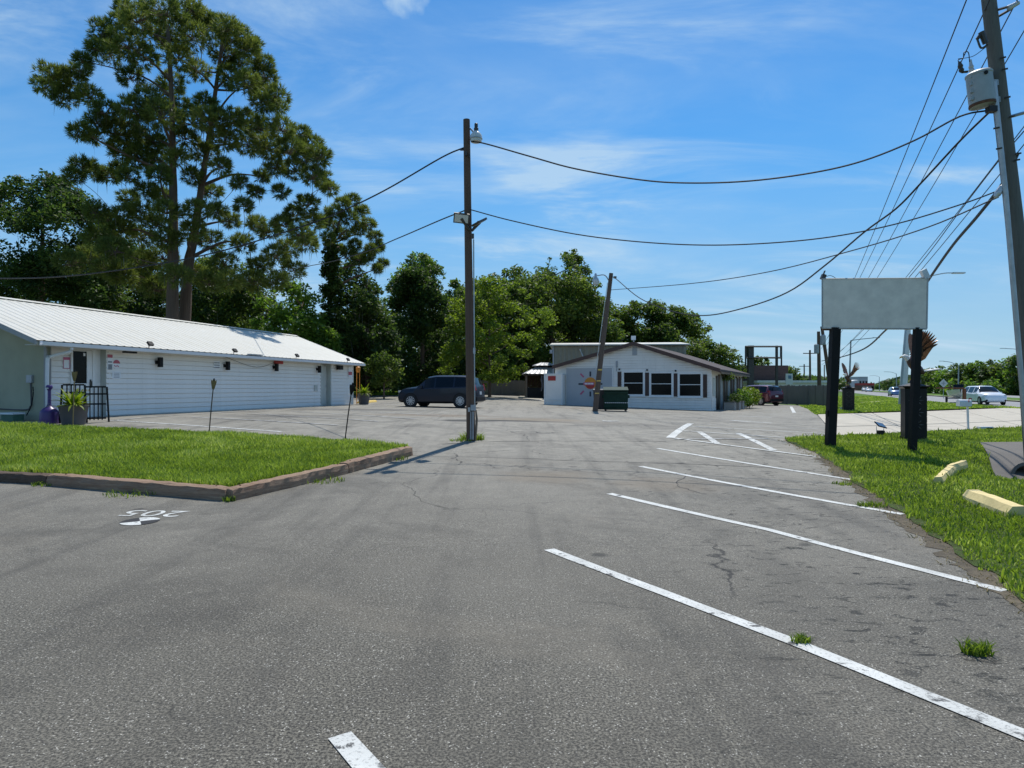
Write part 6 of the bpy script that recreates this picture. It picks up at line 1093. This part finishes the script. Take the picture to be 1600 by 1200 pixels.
tree('oak_tree', 'low spreading green tree above the gabled roof end', 80, 1120, [(1050, 535), (1090, 528), (1125, 538), (1150, 547), (1163, 565), (1165, 590), (1100, 595), (1050, 580)], 55, (9, 18), .28, 170, 'oak_leaf', .3, 3, 41, fill=4.5)
for k, (lab, Y, px, poly, mat) in enumerate((('dark wood edge tree behind the fence left of the gazebo', 80, 780, [(700, 520), (780, 500), (860, 520), (880, 600), (860, 618), (690, 618)], 'dark_leaf'), ('dark wood edge tree behind the blue car', 74, 690, [(600, 520), (660, 490), (720, 510), (740, 618), (600, 618)], 'dark_leaf'), ('dark wood edge tree behind the building corner', 70, 560, [(480, 520), (540, 500), (620, 520), (640, 618), (480, 618)], 'dark_leaf'), ('shaded tree filling the wood behind the white roof', 68, 380, [(260, 460), (340, 450), (440, 470), (500, 520), (500, 600), (260, 580)], 'dark_leaf'), ('shaded tree low in the wood behind the pines', 66, 160, [(0, 460), (100, 440), (240, 440), (290, 500), (290, 570), (0, 570)], 'dark_leaf'), ('dark tree behind the tan metal shed', 92, 930, [(840, 500), (900, 490), (980, 510), (990, 600), (840, 610)], 'dark_leaf'), ('broad backing tree of the wood between pole and gable', 90, 800, [(690, 470), (760, 450), (860, 430), (940, 455), (968, 500), (972, 600), (690, 612)], 'oak_leaf'), ('backing tree of the wood left of the central pole', 86, 620, [(500, 500), (560, 470), (620, 455), (690, 455), (720, 480), (720, 612), (500, 612)], 'oak_leaf'), ('small distant treetop left of the central pole', 95, 712, [(698, 445), (712, 436), (730, 450), (735, 520), (695, 520)], 'oak_leaf'), ('small tree seen through the empty sign frame', 100, 1200, [(1172, 568), (1180, 556), (1200, 560), (1208, 572), (1210, 600), (1168, 600)], 'oak_leaf'), ('tree behind the low white building', 105, 1240, [(1222, 585), (1232, 572), (1246, 576), (1254, 590), (1256, 606), (1220, 606)], 'oak_leaf'))):
    tree('wood_tree', lab, Y, px, poly, 60 if k < 8 else 26, (14, 28) if k < 8 else (5, 10), .34, 110 if k < 8 else 150, mat, .3, 3, 60 + k, 0, 'trees of the wood behind the lot')  # dark_leaf of the wood: shade under the canopy put into the leaf colour
# right-hand wood across the road, each tree its own
labs = ['first tree of the right hand wood, left end', 'second tree from the left in the right hand wood', 'third tree from the left in the right hand wood', 'fourth tree from the left in the right hand wood', 'tree of the right hand wood above the boat', 'tree of the right hand wood left of the white car', 'tree of the right hand wood above the white car', 'tree of the right hand wood right of the white car', 'tall tree of the right hand wood near the power pole', 'tall tree of the right hand wood half behind the power pole', 'last tree of the right hand wood at the photo edge', 'pale tree low in front of the right hand wood', 'lime green bush before the right hand wood', 'second lime bush before the right hand wood']
X0s = [(1448, 574, 175), (1462, 570, 165), (1478, 569, 160), (1496, 568, 155), (1512, 567, 150), (1528, 564, 148), (1546, 562, 145), (1562, 564, 142), (1578, 557, 138), (1592, 552, 136), (1610, 550, 134), (1485, 592, 125), (1515, 588, 122), (1548, 590, 120)]
for k, (px, py, Y) in enumerate(X0s):
    w = 18 if k < 11 else 14; tree('wood_tree', labs[k], Y, px, [(px - w, py + 14), (px - w * .6, py + 4), (px, py), (px + w * .6, py + 4), (px + w, py + 14), (px + w, 620), (px - w, 620)], 46 if k < 11 else 26, (5, 11), .55, 34, ('far_leaf', 'oak_leaf', 'bright_leaf')[k % 3] if k < 11 else 'bright_leaf', .3, 4, 90 + k, 0, 'trees of the right hand wood')
for k, (lab, px0, px1, top, Y) in enumerate((('distant tree clump left end beyond the road', 1378, 1398, 592, 300), ('distant tree clump behind the blue car', 1394, 1420, 593.5, 280), ('distant tree clump right of the large street light', 1416, 1440, 592, 240), ('distant tree clump joining the right hand wood', 1432, 1458, 580, 210), ('distant trees behind the farther eagle', 1306, 1330, 590, 320), ('distant trees right of the farther eagle', 1328, 1360, 596, 360), ('low distant trees behind the far poles', 1262, 1304, 600, 300))):
    tree('distant_tree', lab, Y, (px0 + px1) / 2, [(px0, 612), (px0 + 3, top + 5), ((px0 + px1) / 2 - 3, top), ((px0 + px1) / 2 + 4, top + 1), (px1 - 2, top + 5), (px1, 612)], 40, (3, 6), 1.1, 9, 'far_leaf', .4, 8, 120 + k, 0, 'distant trees along the main road')
# woods closing the horizon
def horizon_woods():
    rr = np.random.default_rng(77); n = 26000; a = rr.uniform(-1.05, 1.05, n); R_ = rr.uniform(620, 760, n); x = np.sin(a) * R_; y = np.cos(a) * R_; hm = 9 + 4 * np.sin(a * 23) + 3 * np.sin(a * 61 + 1); z = rr.random(n) ** .7 * hm; P = np.stack([x, y, z], -1); o = leafcards('far_woods', P, 6.0, 'far_leaf', None, rr); tag(o, 'far dark line of woods closing the horizon', 'woods', kind='stuff')
horizon_woods()
# ------------------------------------------------------------------ loose pieces of a part become pieces of their own
def split_loose(names, limit=60):
    for o in [q for q in bpy.data.objects if q.type == 'MESH' and q.parent and q.name.split('.')[0] in names and not q.get('kind')]:
        me = o.data; n = len(me.vertices); par = list(range(n))
        def find(i):
            while par[i] != i: par[i] = par[par[i]]; i = par[i]
            return i
        for e in me.edges:
            a, b = find(e.vertices[0]), find(e.vertices[1])
            if a != b: par[a] = b
        grp = {}
        for p in me.polygons: grp.setdefault(find(p.vertices[0]), []).append(p)
        if not 1 < len(grp) <= limit: continue
        for k, ps in enumerate(grp.values()):
            ids = sorted({i for p in ps for i in p.vertices}); mp = {v: i for i, v in enumerate(ids)}; m2 = bpy.data.meshes.new(o.name.split('.')[0]); m2.from_pydata([me.vertices[i].co[:] for i in ids], [], [[mp[i] for i in p.vertices] for p in ps]); m2.materials.append(me.materials[0]); m2.polygons.foreach_set('use_smooth', [p.use_smooth for p in ps]); m2.update()
            if k == 0: o.data = m2
            else: c = o.copy(); c.data = m2; C.objects.link(c)
split_loose({'spike', 'post', 'caster', 'warning_strip', 'window', 'sill_cladding', 'notice', 'garland', 'banner_letter', 'screen_slat', 'louvre', 'reflective_tape', 'survey_target', 'anchor_pin', 'jumper', 'junction_box', 'pole', 'wire_clamp', 'talon', 'upright', 'rail', 'frame', 'border', 'print', 'mount', 'headlight', 'bracket', 'cutout', 'trailer_frame', 'flag'})
